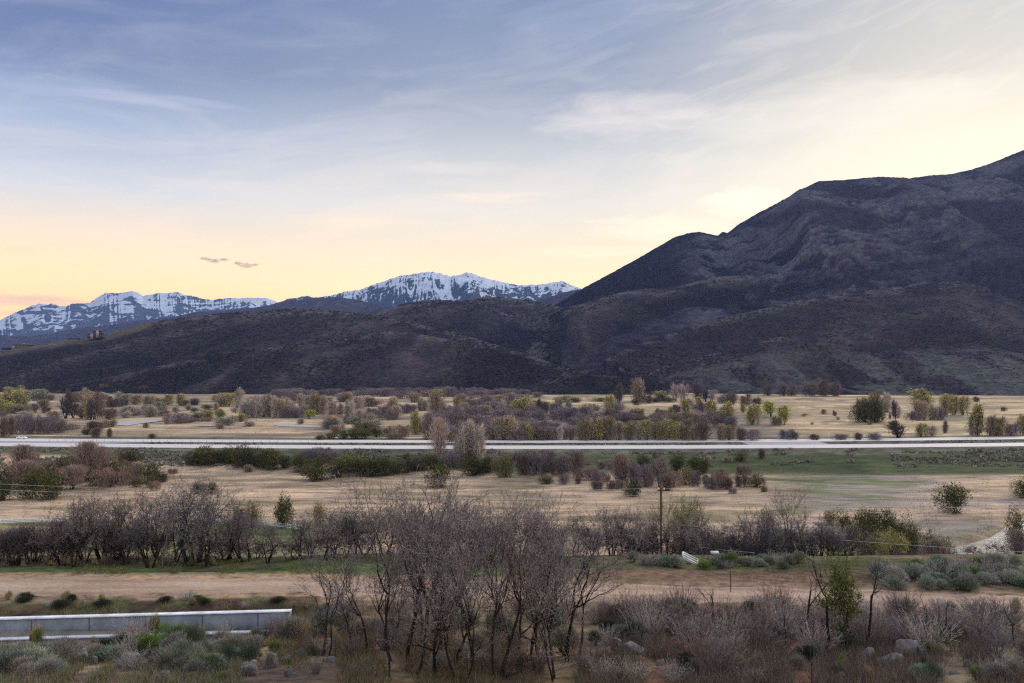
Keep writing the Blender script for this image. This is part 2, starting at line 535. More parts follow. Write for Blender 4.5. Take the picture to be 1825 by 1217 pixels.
def ground_mesh():
    ys = np.concatenate([np.linspace(-120, 4, 20), np.geomspace(5.0, 33.0, 110), np.arange(33.2, 38.0, 0.14), np.geomspace(38.1, 200, 150), np.geomspace(201.5, 320, 60), np.arange(321.5, 440, 1.5), np.geomspace(441, 460, 8), np.geomspace(464, 1500, 110), np.geomspace(1550, 10300, 20)])
    s = np.linspace(-1, 1, 520); s = np.sign(s) * np.abs(s) ** 1.25
    half = 70 + 0.86 * np.maximum(ys, 0)
    Xg = s[:, None] * half[None]; Yg = np.broadcast_to(ys[None], Xg.shape)
    Zg = gz(Xg, Yg)
    X, Y, Z = Xg.ravel(), Yg.ravel(), Zg.ravel()
    px = CX + F * X / np.maximum(Y, 1)
    n1 = fbm(X / 14, Y / 14, 4, 21); n2 = fbm(X / 3.2, Y / 3.2, 4, 22); n3 = fbm(X / 60, Y / 25, 4, 23); n4 = fbm(X / 25, Y / 8, 4, 24)
    c = np.zeros((len(X), 3)) + X_([0.12, 0.085, 0.065])
    # slope in front: litter, dry grass, green
    c = mixc(c, [0.21, 0.16, 0.10], sstep(0.45, 0.62, n2))
    c = mixc(c, [0.065, 0.075, 0.03], sstep(0.5, 0.62, n1) * 0.8)
    red = sstep(1080, 1180, px) * (1 - sstep(1480, 1560, px)) * (1 - sstep(30, 36, Y))
    c = mixc(c, [0.11, 0.052, 0.036], red * sstep(0.3, 0.5, n2) * 0.85)
    mid = sstep(540, 640, px) * (1 - sstep(1060, 1100, px)) * (1 - sstep(33, 36, Y))
    c = mixc(c, [0.13, 0.085, 0.04], mid * sstep(0.38, 0.56, n1) * 0.7)
    # dirt beside the road
    rd = np.abs(Y - road_y(X))
    c = mixc(c, [0.25, 0.17, 0.12], (1 - sstep(1.6, 3.2, rd + (n2 - .5) * 3)) * sstep(20, 30, Y))
    rv = sstep(2.0, 2.8, Y - road_y(X)) * (1 - sstep(5.5, 6.8, Y - road_y(X)))
    c = mixc(c, [0.085, 0.115, 0.04], rv * (X < 0) * sstep(0.36, 0.52, n4))
    c = mixc(c, [0.15, 0.095, 0.07], rv * (X >= 0) * 0.9)
    ch = (X < -9.0) & (np.abs(Y - wall_y(X) + 0.45) < 1.0)
    c = np.where(ch[:, None], X_([0.23, 0.185, 0.15]) * (0.75 + 0.5 * n2[:, None]), c)
    # bank between the wall and the road
    bk = (X < -9.0) * sstep(0.1, 0.5, Y - wall_y(X)) * (1 - sstep(1.7, 2.1, Y - wall_y(X)))
    c = mixc(c, mixc([0.085, 0.055, 0.04], [0.08, 0.085, 0.04], sstep(0.45, 0.6, n2)), bk)
    # slope beyond the brow
    sl_ = sstep(46, 52, Y) * (1 - sstep(150, 190, Y))
    c = mixc(c, mixc([0.15, 0.11, 0.075], [0.10, 0.11, 0.045], sstep(0.45, 0.6, n1)), sl_)
    # meadow
    md = sstep(150, 190, Y)
    mead = mixc([0.47, 0.34, 0.235], [0.34, 0.25, 0.18], sstep(0.4, 0.6, n4))
    mead = mixc(mead, [0.30, 0.25, 0.225], sstep(1330, 1500, px) * sstep(0.42, 0.62, n3) * 0.9)
    mead = mixc(mead, [0.14, 0.17, 0.06], sstep(0.54, 0.66, n3) * sstep(1250, 1400, px) * (1 - sstep(1600, 1700, px)) * (0.25 + 0.75 * sstep(.42, .6, n4)) * .8)
    mead = mixc(mead, [0.17, 0.15, 0.08], sstep(0.58, 0.7, n4) * 0.6)
    c = mixc(c, mead, md)
    lawn = (1 - sstep(540, 600, px)) * sstep(150, 165, Y) * (1 - sstep(217, 222, Y))
    c = mixc(c, mixc([0.115, 0.13, 0.06], [0.26, 0.225, 0.13], sstep(0.36, 0.6, n4)), lawn)
    # embankment
    t = Y - hwy_near(X)
    wid = np.interp(px, [0, 500, 900, 1250, 1825], [-20, -32, -42, -46, -52])
    em = sstep(wid - 5, wid + 5, t + (n3 - .5) * 8) * (1 - sstep(45, 60, t))
    egr = mixc([0.055, 0.075, 0.032], [0.095, 0.098, 0.05], n4)
    up = sstep(-22, -12, t + (n4 - .5) * 14)
    egr = mixc(egr, mixc([0.10, 0.095, 0.075], [0.17, 0.155, 0.13], sstep(.4, .6, n2)), up * 0.8)
    c = mixc(c, egr, em)
    # far fields beyond the highway
    ff = sstep(38, 46, t)
    n5 = fbm(X / 90, Y / 45, 4, 31); n6 = fbm(X / 30, Y / 30, 4, 32)
    fld = mixc([0.60, 0.445, 0.275], [0.40, 0.30, 0.19], sstep(0.40, 0.58, n5))
    fld = mixc(fld, [0.27, 0.225, 0.15], sstep(0.56, 0.68, n6))
    lin = ridged(X / 160 + 3, Y / 24 + fbm(X / 120, Y / 60, 2, 38) * 1.4, 2, 39)
    fld = mixc(fld, [0.23, 0.185, 0.11], sstep(0.86, 0.95, lin) * 0.8)
    lowl = (1 - sstep(350, 650, px)) 
    fld = mixc(fld, mixc([0.47, 0.35, 0.24], [0.29, 0.235, 0.15], sstep(.38, .6, n5)), lowl * 0.8)
    fld = mixc(fld, [0.21, 0.15, 0.13], sstep(0.6, 0.68, fbm(X / 70, Y / 22, 3, 37)) * (1 - sstep(900, 1100, px)) * 0.8)
    und = sstep(760, 860, px) * (1 - sstep(1350, 1450, px)) * (1 - sstep(640, 700, Y))
    fld = mixc(fld, [0.17, 0.14, 0.13], und * 0.75)
    c = mixc(c, fld, ff)
    ft = sstep(1080, 1150, Y + (n5 - .5) * 150)
    c = mixc(c, mixc([0.10, 0.11, 0.075], [0.15, 0.145, 0.11], n6), ft)
    # creek banks
    cy = np.abs(Y - creek_c(X)); cb = (1 - sstep(9, 13, cy)) * sstep(84, 94, X) * (Y < 330)
    c = mixc(c, [0.30, 0.23, 0.14], cb * 0.8)
    V = np.stack([X, Y, Z], 1)
    return V, grid_faces(len(s), len(ys)), c


def ground_material():
    m, nt, b = new_mat('ground_soil')
    at = nd(nt, 'ShaderNodeAttribute', attribute_name='Col')
    v = mapping(nt); vs = mapping(nt, (0.35, 1.3, 1))
    n1 = noise_tex(nt, v, 1.9, 6, 0.7)
    n2 = noise_tex(nt, vs, 0.22, 6, 0.68, 0.3)
    n3 = noise_tex(nt, mapping(nt, (0.25, 1.0, 1)), 0.05, 6, 0.72, 0.5)
    r1 = ramp(nt, [(0.34, (0.48,) * 3), (0.5, (1.0,) * 3), (0.66, (1.42,) * 3)])
    r2 = ramp(nt, [(0.34, (0.56, 0.57, 0.60)), (0.5, (1.0,) * 3), (0.66, (1.32, 1.25, 1.15))])
    r3 = ramp(nt, [(0.35, (0.66, 0.69, 0.69)), (0.65, (1.25, 1.2, 1.12))])
    for n, r in ((n1, r1), (n2, r2), (n3, r3)):
        nt.links.new(n.outputs['Fac'], r.inputs[0])
    c = mixrgb(nt, 1.0, at.outputs['Color'], r1.outputs[0], 'MULTIPLY')
    c = mixrgb(nt, 1.0, c, r2.outputs[0], 'MULTIPLY')
    c = mixrgb(nt, 1.0, c, r3.outputs[0], 'MULTIPLY')
    nt.links.new(c, b.inputs['Base Color'])
    b.inputs['Roughness'].default_value = 0.95; b.inputs['Specular IOR Level'].default_value = 0.05
    bump(nt, b, n1.outputs['Fac'], 0.6, 0.12)
    return m


V, Q, C = ground_mesh()
struct('ground', mesh_np('ground', V, Q, None, C, True, ground_material()))


# ------------------------------------------------------------------ strips (roads)
def strip(name, xs, yc, hw, mat, dz=0.03, jit=0.0, nv=7, zfix=None, crown=0.0):
    n = len(xs); seed = len(name)
    e0 = hw + (fbm(xs / 1.7, xs * 0 + 3, 4, seed) - 0.5) * jit; e1 = hw + (fbm(xs / 1.7, xs * 0 + 9, 4, seed + 5) - 0.5) * jit
    t = np.linspace(-1, 1, nv)
    Y = yc[:, None] + np.where(t[None] < 0, t[None] * e0[:, None], t[None] * e1[:, None])
    X = np.broadcast_to(xs[:, None], Y.shape)
    Z = gz(X, Y) + dz * (1 - 3.0 * np.abs(t[None]) ** 10) if zfix is None else np.full(X.shape, zfix)
    Z = Z + crown * (1 - t[None] ** 2)
    Vv = np.stack([X, Y, Z], -1).reshape(-1, 3)
    return struct(name, mesh_np(name, Vv, grid_faces(n, nv), None, np.repeat((1 - 0.22 * np.exp(-((np.abs(np.broadcast_to(t[None], X.shape)) - .42) / .13) ** 2) - 0.12 * np.abs(np.broadcast_to(t[None], X.shape)) ** 6).reshape(-1, 1), 3, 1), True, mat))


def dirt_material():
    m, nt, b = new_mat('road_dirt')
    v = mapping(nt); vs = mapping(nt, (0.25, 1.6, 1))
    n1 = noise_tex(nt, v, 5.0, 6, 0.7); n2 = noise_tex(nt, vs, 0.7, 5, 0.6)
    r = ramp(nt, [(0.3, (0.31, 0.205, 0.145)), (0.5, (0.44, 0.30, 0.215)), (0.72, (0.53, 0.38, 0.285))])
    nt.links.new(n2.outputs['Fac'], r.inputs[0])
    r1 = ramp(nt, [(0.3, (0.75,) * 3), (0.7, (1.15,) * 3)]); nt.links.new(n1.outputs['Fac'], r1.inputs[0])
    at = nd(nt, 'ShaderNodeAttribute', attribute_name='Col')
    n5 = noise_tex(nt, v, 22.0, 3, 0.7); r5 = ramp(nt, [(0.36, (0.6,) * 3), (0.46, (1,) * 3), (0.68, (1.0,) * 3), (0.76, (1.35,) * 3)]); nt.links.new(n5.outputs['Fac'], r5.inputs[0])
    c_ = mixrgb(nt, 1.0, mixrgb(nt, 1.0, r.outputs[0], r1.outputs[0], 'MULTIPLY'), at.outputs['Color'], 'MULTIPLY')
    nt.links.new(mixrgb(nt, 1.0, c_, r5.outputs[0], 'MULTIPLY'), b.inputs['Base Color'])
    b.inputs['Roughness'].default_value = 0.95; b.inputs['Specular IOR Level'].default_value = 0.05
    bump(nt, b, n1.outputs['Fac'], 0.5, 0.05)
    return m


def pave_material(name, base):
    m, nt, b = new_mat(name)
    vs = mapping(nt, (0.03, 0.5, 1)); n2 = noise_tex(nt, vs, 1.0, 5, 0.6)
    r = ramp(nt, [(0.3, tuple(x * .85 for x in base)), (0.7, tuple(x * 1.08 for x in base))])
    nt.links.new(n2.outputs['Fac'], r.inputs[0]); nt.links.new(r.outputs[0], b.inputs['Base Color'])
    b.inputs['Roughness'].default_value = 0.7; b.inputs['Specular IOR Level'].default_value = 0.3
    return m


xs = np.arange(-75, 66, 0.35)
strip('dirt_road', xs, road_y(xs), np.full(len(xs), 1.65), dirt_material(), 0.035, 1.6, 9)
HWM = pave_material('pale_concrete_paving', (0.60, 0.545, 0.515))
xs = np.arange(-420, 421, 4.0)
strip('highway_lane', xs, hwy_near(xs), np.full(len(xs), 7.2), HWM, 0, 0.0, 7, 6.05, 0.12)
strip('highway_lane', xs, hwy_far(xs), np.full(len(xs), 6.6), HWM, 0, 0.0, 7, 6.1, 0.12)
ASP = pave_material('worn_grey_asphalt', (0.32, 0.29, 0.295))
xa = np.linspace((1332 - CX) * 367 / F, (1478 - CX) * 367 / F, 20)
strip('crossover_road', xa, (hwy_near(xa) + hwy_far(xa)) / 2, np.full(len(xa), 6.6), ASP, 0, 0, 3, 6.06)
xa = np.linspace(-420, (262 - CX) * 372 / F, 60)
strip('paved_median', xa, (hwy_near(xa) + hwy_far(xa)) / 2, np.interp(xa, [-420, xa[-1] - 40, xa[-1]], [8, 6.5, 0.4]), ASP, 0, 0, 3, 6.06)


# ------------------------------------------------------------------ water
def water_material(name, ripple=0.25, scale=1.2, rough=0.06, base=(0.16, 0.15, 0.13)):
    m, nt, b = new_mat(name)
    b.inputs['Base Color'].default_value = (*base, 1); b.inputs['Roughness'].default_value = rough
    b.inputs['Specular IOR Level'].default_value = 0.9
    if ripple:
        n = noise_tex(nt, mapping(nt, (0.6, 1.6, 1)), scale, 4, 0.6, 0.6)
        bump(nt, b, n.outputs['Fac'], ripple, 0.19)
    return m


def water_poly(name, pts, z, mat):
    Vv = [(*floor_pt(px, py, z), z) for px, py in pts]
    ar = sum(Vv[i][0] * Vv[(i + 1) % len(Vv)][1] - Vv[(i + 1) % len(Vv)][0] * Vv[i][1] for i in range(len(Vv)))
    bm_q = list(range(len(Vv))) if ar > 0 else list(range(len(Vv)))[::-1]
    me = bpy.data.meshes.new(name); me.from_pydata(Vv, [], [bm_q]); me.materials.append(mat); me.update()
    return struct(name, me)


xc = np.linspace(88, 240, 80)
hwc = 8.6 + (fbm(xc / 7, xc * 0, 3, 77) - .5) * 3.0
yc_ = creek_c(xc); tt = np.linspace(-1, 1, 5)
Yc = yc_[:, None] + tt[None] * hwc[:, None]
Vc = np.stack([np.broadcast_to(xc[:, None], Yc.shape), Yc, np.full(Yc.shape, -0.75)], -1).reshape(-1, 3)
struct('creek_water', mesh_np('creek_water', Vc, grid_faces(80, 5), None, None, True, water_material('creek_water', 1.0, 0.3, 0.26, (0.24, 0.205, 0.165))))
WM = water_material('river_water', 0.0, 0.3, 0.5, (0.34, 0.33, 0.32))
for pts in ([(78, 743), (92, 738), (108, 735.5), (122, 736), (118, 740), (100, 744)],
            [(38, 716), (54, 714.5), (75, 716.5), (73, 720.5), (50, 720)],
            [(205, 757), (215, 752), (238, 750.5), (268, 748.5), (310, 747), (312, 748.5), (280, 751), (250, 754.5), (228, 758.5)],
            [(328, 742.5), (336, 739.6), (356, 740.6), (362, 742.5), (345, 744)],
            [(485, 757), (510, 755.6), (545, 757.2), (585, 759.3), (588, 761.5), (545, 760.8), (500, 759.6)],
            [(340, 757.6), (380, 757.2), (402, 757.4), (400, 759), (370, 759.4)]):
    water_poly('river_water', pts, 0.12 + 0.3, WM)


# ================================================================== hills and mountains
def hill(name, crest, foot, mat, colf, nu=420, nv=90, back=0.35, spur=(0.10, 260, 900), rough=(0.03, 60), prof=1.15, seed=1, crest_rough=0.0, z0=-6.0, shear=0.0, ysc=1.0, sm_n=9, crag=0.0):
    spur = (spur[0], spur[1] * ysc, spur[2] * ysc); rough = (rough[0], rough[1] * ysc)
    crest = np.array(crest, float); foot = np.array(foot, float); crest[:, 2] *= ysc; foot[:, 1] *= ysc
    px = np.linspace(crest[0, 0], crest[-1, 0], nu)
    k = np.hanning(sm_n); k /= k.sum()
    sm = lambda a: np.convolve(np.pad(a, sm_n // 2, mode='edge'), k, 'valid')
    py = sm(np.interp(px, crest[:, 0], crest[:, 1])); Yc = sm(np.interp(px, crest[:, 0], crest[:, 2]))
    Yf = sm(np.interp(px, foot[:, 0], foot[:, 1]))
    v = np.concatenate([np.linspace(0, 1, nv), 1 + np.linspace(0, 1, 14)[1:] * back])
    front = np.clip(v, 0, 1)
    Y = Yf[:, None] + (Yc - Yf)[:, None] * v[None]
    X = (px[:, None] - CX) / F * Y
    Zc = ZC - (py - HY) * Yc / F
    H = np.maximum(Zc - z0, 3.0)
    h = front[None] ** prof
    bk = np.clip(v - 1, 0, None) / back
    h = h * (1 - sstep(0, 1, bk)[None] * 0.9)
    env = np.sin(np.pi * np.clip(front, 0, 1)) ** 0.8
    warp = fbm(X / spur[1] / 1.5, Y / spur[2] / 1.5, 3, seed + 40) * 1.6
    Xs = X - shear * (Y - Yf.mean())
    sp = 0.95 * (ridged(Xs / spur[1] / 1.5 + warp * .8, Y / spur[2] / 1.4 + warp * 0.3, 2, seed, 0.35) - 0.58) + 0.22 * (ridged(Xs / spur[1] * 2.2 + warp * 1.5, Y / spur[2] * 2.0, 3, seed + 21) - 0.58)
    rg = fbm(X / rough[1], Y / rough[1], 5, seed + 9) - 0.5
    Z = z0 + H[:, None] * (h + spur[0] * sp * env[None]) + rg * rough[0] * H[:, None] * (env[None] + 0.12)
    if crag:
        pg = px[:, None] + 0 * X
        zn = np.clip(np.exp(-((pg - 1500) / 190.0) ** 2) + np.exp(-((pg - 1275) / 55.0) ** 2) * 0.8 + np.exp(-((pg - 1760) / 100.0) ** 2), 0, 1) * sstep(.3, .55, front)[None] * (1 - sstep(.95, 1, front))[None]
        Z = Z + crag * zn * (ridged(X / 70, Y / 60 + Z / 50, 4, seed + 61, 0.6) - 0.5) * sstep(.36, .54, fbm(X / 170, Z / 140, 3, 75))
    if crest_rough:
        cn = fbm(px / 4.0, px * 0, 3, seed + 3) - 0.5
        Z += (cn * crest_rough)[:, None] * front[None] ** 8
    c = colf(X, Y, Z, sp, np.broadcast_to(front[None], X.shape), px[:, None] + 0 * X)
    V = np.stack([X, Y, Z], -1).reshape(-1, 3)
    o = struct(name, mesh_np(name, V, grid_faces(nu, len(v)), None, c.reshape(-1, 3), True, mat))
    HILLS.append((X[:, :nv], Y[:, :nv], Z[:, :nv], px))
    return o


HILLS = []


def scrub_material(name, s1=0.16, s2=0.035, dark=0.45, light=1.6, bs=0.8, bd=2.5):
    m, nt, b = new_mat(name)
    at = nd(nt, 'ShaderNodeAttribute', attribute_name='Col')
    v = mapping(nt)
    n1 = noise_tex(nt, v, s1, 6, 0.72); n2 = noise_tex(nt, v, s2, 5, 0.65, 0.4)
    vo = nd(nt, 'ShaderNodeTexVoronoi'); vo.inputs['Scale'].default_value = s1 * 0.9; nt.links.new(v, vo.inputs['Vector'])
    r1 = ramp(nt, [(0.32, (dark, dark, dark * 1.05)), (0.5, (1, 1, 1)), (0.68, (light, light * .97, light * .95))])
    r2 = ramp(nt, [(0.3, (0.7, 0.66, 0.72)), (0.5, (1, 1, 1)), (0.7, (1.3, 1.32, 1.15))])
    r3 = ramp(nt, [(0.0, (1.25,) * 3), (0.75, (0.7,) * 3)])
    nt.links.new(n1.outputs['Fac'], r1.inputs[0]); nt.links.new(n2.outputs['Fac'], r2.inputs[0]); nt.links.new(vo.outputs['Distance'], r3.inputs[0])
    c = mixrgb(nt, 1.0, at.outputs['Color'], r1.outputs[0], 'MULTIPLY')
    c = mixrgb(nt, 1.0, c, r2.outputs[0], 'MULTIPLY'); c = mixrgb(nt, 1.0, c, r3.outputs[0], 'MULTIPLY')
    nt.links.new(c, b.inputs['Base Color'])
    b.inputs['Roughness'].default_value = 1.0; b.inputs['Specular IOR Level'].default_value = 0.0
    hsum = mathn(nt, 'ADD', n1.outputs['Fac'], mathn(nt, 'MULTIPLY', vo.outputs['Distance'], -0.35))
    bump(nt, b, hsum, bs, bd)
    return m


SCRUB = scrub_material('oak_scrub_hillside', 0.16, 0.035, 0.65, 1.35, 0.5)
SCRUB2 = scrub_material('oak_scrub_mountainside', 0.07, 0.016, 0.6, 1.4, 0.9, 7.0)
SCRUB3 = scrub_material('forested_far_slope', 0.02, 0.005, 0.6, 1.4, 0.8, 20.0)


def col_scrub(X, Y, Z, sp, v, px):
    n = fbm(X / 130, Y / 130, 4, 61); n2 = fbm(X / 45, Y / 45, 4, 62)
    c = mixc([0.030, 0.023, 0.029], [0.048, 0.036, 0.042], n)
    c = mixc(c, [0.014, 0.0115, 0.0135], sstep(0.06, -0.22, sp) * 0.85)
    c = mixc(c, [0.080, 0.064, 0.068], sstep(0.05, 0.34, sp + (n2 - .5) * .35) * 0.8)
    c = c * (1 - 0.45 * sstep(0.42, 0.04, v))[..., None]  # shade painted into the colour towards the foot, besides its denser brush
    c = mixc(c, [0.125, 0.105, 0.110], sstep(0.86, 0.97, v) * 0.85 * sstep(.35, .6, n2))  # crest highlight painted in to part the ridges, over pale crest grass
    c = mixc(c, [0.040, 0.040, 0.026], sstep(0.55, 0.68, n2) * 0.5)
    return c


def col_left(X, Y, Z, sp, v, px):
    c = col_scrub(X, Y, Z, sp, v, px)
    t = sstep(0.86, 0.97, v) * (1 - sstep(200, 420, px))
    return mixc(c, [0.115, 0.09, 0.055], t * 0.75)


def col_foot(X, Y, Z, sp, v, px):
    c = col_scrub(X, Y, Z, sp, v, px)
    n = fbm(X / 60, Y / 90, 4, 66)
    sage = sstep(0.38, 0.5, n) * (1 - sstep(0.45, 0.85, v)) * sstep(1150, 1330, px)
    return mixc(c, [0.088, 0.088, 0.078], sage * 0.85)


def col_mtn(X, Y, Z, sp, v, px):
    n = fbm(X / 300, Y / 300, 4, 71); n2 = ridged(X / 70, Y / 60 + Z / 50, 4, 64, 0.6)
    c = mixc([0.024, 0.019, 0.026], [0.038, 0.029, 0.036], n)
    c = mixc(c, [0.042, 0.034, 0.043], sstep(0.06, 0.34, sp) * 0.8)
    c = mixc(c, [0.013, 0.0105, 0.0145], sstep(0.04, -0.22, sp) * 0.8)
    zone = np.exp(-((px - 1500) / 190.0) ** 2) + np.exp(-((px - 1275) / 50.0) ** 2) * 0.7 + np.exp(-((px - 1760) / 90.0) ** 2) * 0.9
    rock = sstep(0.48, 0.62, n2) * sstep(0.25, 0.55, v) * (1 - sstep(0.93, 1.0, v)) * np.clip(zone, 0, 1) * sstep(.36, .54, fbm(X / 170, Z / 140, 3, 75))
    c = mixc(c, [0.115, 0.11, 0.128], rock * 0.8)
    return c


# right mountain, back to front
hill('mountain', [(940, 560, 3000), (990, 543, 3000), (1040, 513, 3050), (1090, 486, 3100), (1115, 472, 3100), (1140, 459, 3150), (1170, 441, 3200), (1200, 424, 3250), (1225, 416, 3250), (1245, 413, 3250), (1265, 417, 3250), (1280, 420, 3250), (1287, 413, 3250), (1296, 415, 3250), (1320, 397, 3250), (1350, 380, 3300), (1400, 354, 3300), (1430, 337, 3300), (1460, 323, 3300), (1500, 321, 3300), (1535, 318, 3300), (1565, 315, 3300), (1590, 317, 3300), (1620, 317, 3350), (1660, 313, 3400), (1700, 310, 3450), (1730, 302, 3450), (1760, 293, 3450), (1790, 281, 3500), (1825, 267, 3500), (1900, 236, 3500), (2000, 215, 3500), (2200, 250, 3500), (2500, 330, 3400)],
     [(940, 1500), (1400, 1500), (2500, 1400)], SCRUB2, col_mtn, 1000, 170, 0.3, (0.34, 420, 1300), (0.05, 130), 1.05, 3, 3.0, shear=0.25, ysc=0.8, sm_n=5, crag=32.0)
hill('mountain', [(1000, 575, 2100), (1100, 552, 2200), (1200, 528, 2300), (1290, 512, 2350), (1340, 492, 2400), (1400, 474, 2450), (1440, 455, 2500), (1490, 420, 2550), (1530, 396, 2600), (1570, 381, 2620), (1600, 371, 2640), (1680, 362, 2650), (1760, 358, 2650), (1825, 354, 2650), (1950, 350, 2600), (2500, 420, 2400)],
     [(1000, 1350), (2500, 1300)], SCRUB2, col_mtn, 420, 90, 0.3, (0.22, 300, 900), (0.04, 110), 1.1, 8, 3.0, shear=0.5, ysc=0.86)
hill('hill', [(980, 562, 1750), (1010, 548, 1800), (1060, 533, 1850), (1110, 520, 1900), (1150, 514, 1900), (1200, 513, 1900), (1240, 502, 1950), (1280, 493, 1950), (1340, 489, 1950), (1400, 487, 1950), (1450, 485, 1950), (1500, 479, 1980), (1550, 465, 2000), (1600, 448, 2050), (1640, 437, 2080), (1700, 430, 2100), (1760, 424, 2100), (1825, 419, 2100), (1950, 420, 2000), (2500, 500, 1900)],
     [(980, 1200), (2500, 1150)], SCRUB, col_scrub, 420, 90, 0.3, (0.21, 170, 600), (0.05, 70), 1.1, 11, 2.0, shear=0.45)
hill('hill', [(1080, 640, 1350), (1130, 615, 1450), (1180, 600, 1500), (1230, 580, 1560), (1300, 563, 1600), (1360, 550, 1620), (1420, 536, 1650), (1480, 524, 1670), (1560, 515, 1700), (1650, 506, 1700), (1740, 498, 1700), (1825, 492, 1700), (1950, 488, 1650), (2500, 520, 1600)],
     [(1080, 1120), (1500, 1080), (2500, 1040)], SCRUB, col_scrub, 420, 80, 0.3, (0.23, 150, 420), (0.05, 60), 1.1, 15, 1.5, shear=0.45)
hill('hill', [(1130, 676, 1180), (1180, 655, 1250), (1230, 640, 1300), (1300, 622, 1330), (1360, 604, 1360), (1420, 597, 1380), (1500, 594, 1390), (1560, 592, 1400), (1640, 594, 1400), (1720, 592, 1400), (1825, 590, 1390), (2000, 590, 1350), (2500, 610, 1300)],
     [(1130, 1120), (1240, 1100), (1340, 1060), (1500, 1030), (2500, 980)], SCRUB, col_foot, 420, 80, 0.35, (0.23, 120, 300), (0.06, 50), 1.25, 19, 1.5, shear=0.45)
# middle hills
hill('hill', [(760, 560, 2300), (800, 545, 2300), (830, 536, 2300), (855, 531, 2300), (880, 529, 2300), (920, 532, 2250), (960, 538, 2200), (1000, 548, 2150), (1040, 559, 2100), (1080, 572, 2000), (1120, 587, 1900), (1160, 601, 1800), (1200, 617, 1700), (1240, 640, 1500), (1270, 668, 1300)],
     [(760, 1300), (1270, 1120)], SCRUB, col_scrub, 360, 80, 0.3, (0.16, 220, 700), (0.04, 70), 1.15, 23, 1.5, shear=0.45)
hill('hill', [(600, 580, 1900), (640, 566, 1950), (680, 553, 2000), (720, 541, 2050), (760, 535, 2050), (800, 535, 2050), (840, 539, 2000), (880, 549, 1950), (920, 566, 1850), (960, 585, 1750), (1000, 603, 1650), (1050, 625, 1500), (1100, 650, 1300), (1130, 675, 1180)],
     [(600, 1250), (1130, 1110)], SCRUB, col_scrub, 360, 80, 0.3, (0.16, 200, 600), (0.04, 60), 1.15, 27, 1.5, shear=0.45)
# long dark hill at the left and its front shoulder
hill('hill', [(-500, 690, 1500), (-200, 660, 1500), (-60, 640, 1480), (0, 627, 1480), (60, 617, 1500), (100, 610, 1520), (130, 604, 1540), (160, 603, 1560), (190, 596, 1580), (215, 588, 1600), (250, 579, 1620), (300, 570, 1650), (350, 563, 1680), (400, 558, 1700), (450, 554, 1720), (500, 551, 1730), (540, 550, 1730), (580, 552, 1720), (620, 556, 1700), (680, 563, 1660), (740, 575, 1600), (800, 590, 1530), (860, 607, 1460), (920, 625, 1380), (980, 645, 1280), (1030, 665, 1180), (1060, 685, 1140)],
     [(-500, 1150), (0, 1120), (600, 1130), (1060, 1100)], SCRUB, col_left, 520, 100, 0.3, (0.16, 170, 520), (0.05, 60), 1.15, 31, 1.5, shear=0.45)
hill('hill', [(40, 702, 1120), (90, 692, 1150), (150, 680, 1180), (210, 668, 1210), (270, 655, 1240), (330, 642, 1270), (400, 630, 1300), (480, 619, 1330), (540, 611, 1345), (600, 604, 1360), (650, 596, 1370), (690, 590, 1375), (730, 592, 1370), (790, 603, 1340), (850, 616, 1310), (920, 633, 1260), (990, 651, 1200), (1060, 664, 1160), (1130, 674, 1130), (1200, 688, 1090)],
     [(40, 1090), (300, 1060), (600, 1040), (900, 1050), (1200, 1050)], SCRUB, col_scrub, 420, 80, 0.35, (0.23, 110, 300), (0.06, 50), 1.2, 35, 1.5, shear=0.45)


# snowy ranges
def snow_material(name, scale, strata, rock, thr, sw=1.6):
    m, nt, b = new_mat(name)
    at = nd(nt, 'ShaderNodeAttribute', attribute_name='Col')    # red channel: how much snow lies, green: height
    sp = nd(nt, 'ShaderNodeSeparateColor'); nt.links.new(at.outputs['Color'], sp.inputs[0])
    v = mapping(nt); vz = mapping(nt, (0.12, 0.12, 1.0))
    n1 = noise_tex(nt, v, scale, 8, 0.62, 0.3)
    n2 = noise_tex(nt, vz, strata, 5, 0.65, 0.8)
    n3 = noise_tex(nt, mapping(nt, (1.0, 0.25, 0.30), 'Object', (0, 0.55, 0)), scale * 1.5, 6, 0.66, 0.3)
    n4 = noise_tex(nt, mapping(nt, (1.0, 0.25, 0.30), 'Object', (0, -0.5, 0.4)), scale * 1.9, 6, 0.66, 0.3)
    f = mathn(nt, 'ADD', mathn(nt, 'MULTIPLY', n1.outputs['Fac'], 0.9), mathn(nt, 'MULTIPLY', n2.outputs['Fac'], sw))
    f = mathn(nt, 'ADD', f, mathn(nt, 'MULTIPLY', n3.outputs['Fac'], 1.4))
    f = mathn(nt, 'ADD', f, mathn(nt, 'MULTIPLY', n4.outputs['Fac'], 1.2))
    f = mathn(nt, 'ADD', f, sp.outputs[0])
    r = ramp(nt, [(0.0, rock), (0.42, tuple(x * 1.5 for x in rock)), (0.5, (0.40, 0.47, 0.57)), (1.0, (0.52, 0.58, 0.66))])
    g = mathn(nt, 'ADD', mathn(nt, 'MULTIPLY', mathn(nt, 'SUBTRACT', f, thr), 3.2), 0.46, True)
    nt.links.new(g, r.inputs[0]); nt.links.new(r.outputs[0], b.inputs['Base Color'])
    b.inputs['Roughness'].default_value = 0.9; b.inputs['Specular IOR Level'].default_value = 0.1
    bump(nt, b, n1.outputs['Fac'], 0.7, 60)
    return m


def ribs(px, v, seed, hpx=58.0, wl=12.0):
    """rock ribs and gullies that fan out in changing directions down a face"""
    b = v * hpx
    th = (fbm(px / 46.0 + seed, v * 1.2, 2, seed) - 0.5) * 2.2
    u = (px * np.cos(th) + b * np.sin(th)) / wl + 1.0 * fbm(px / 22.0, b / 22.0, 3, seed + 2)
    return ridged(u, b / 26.0 + px / 90.0, 4, seed + 4, 0.62)


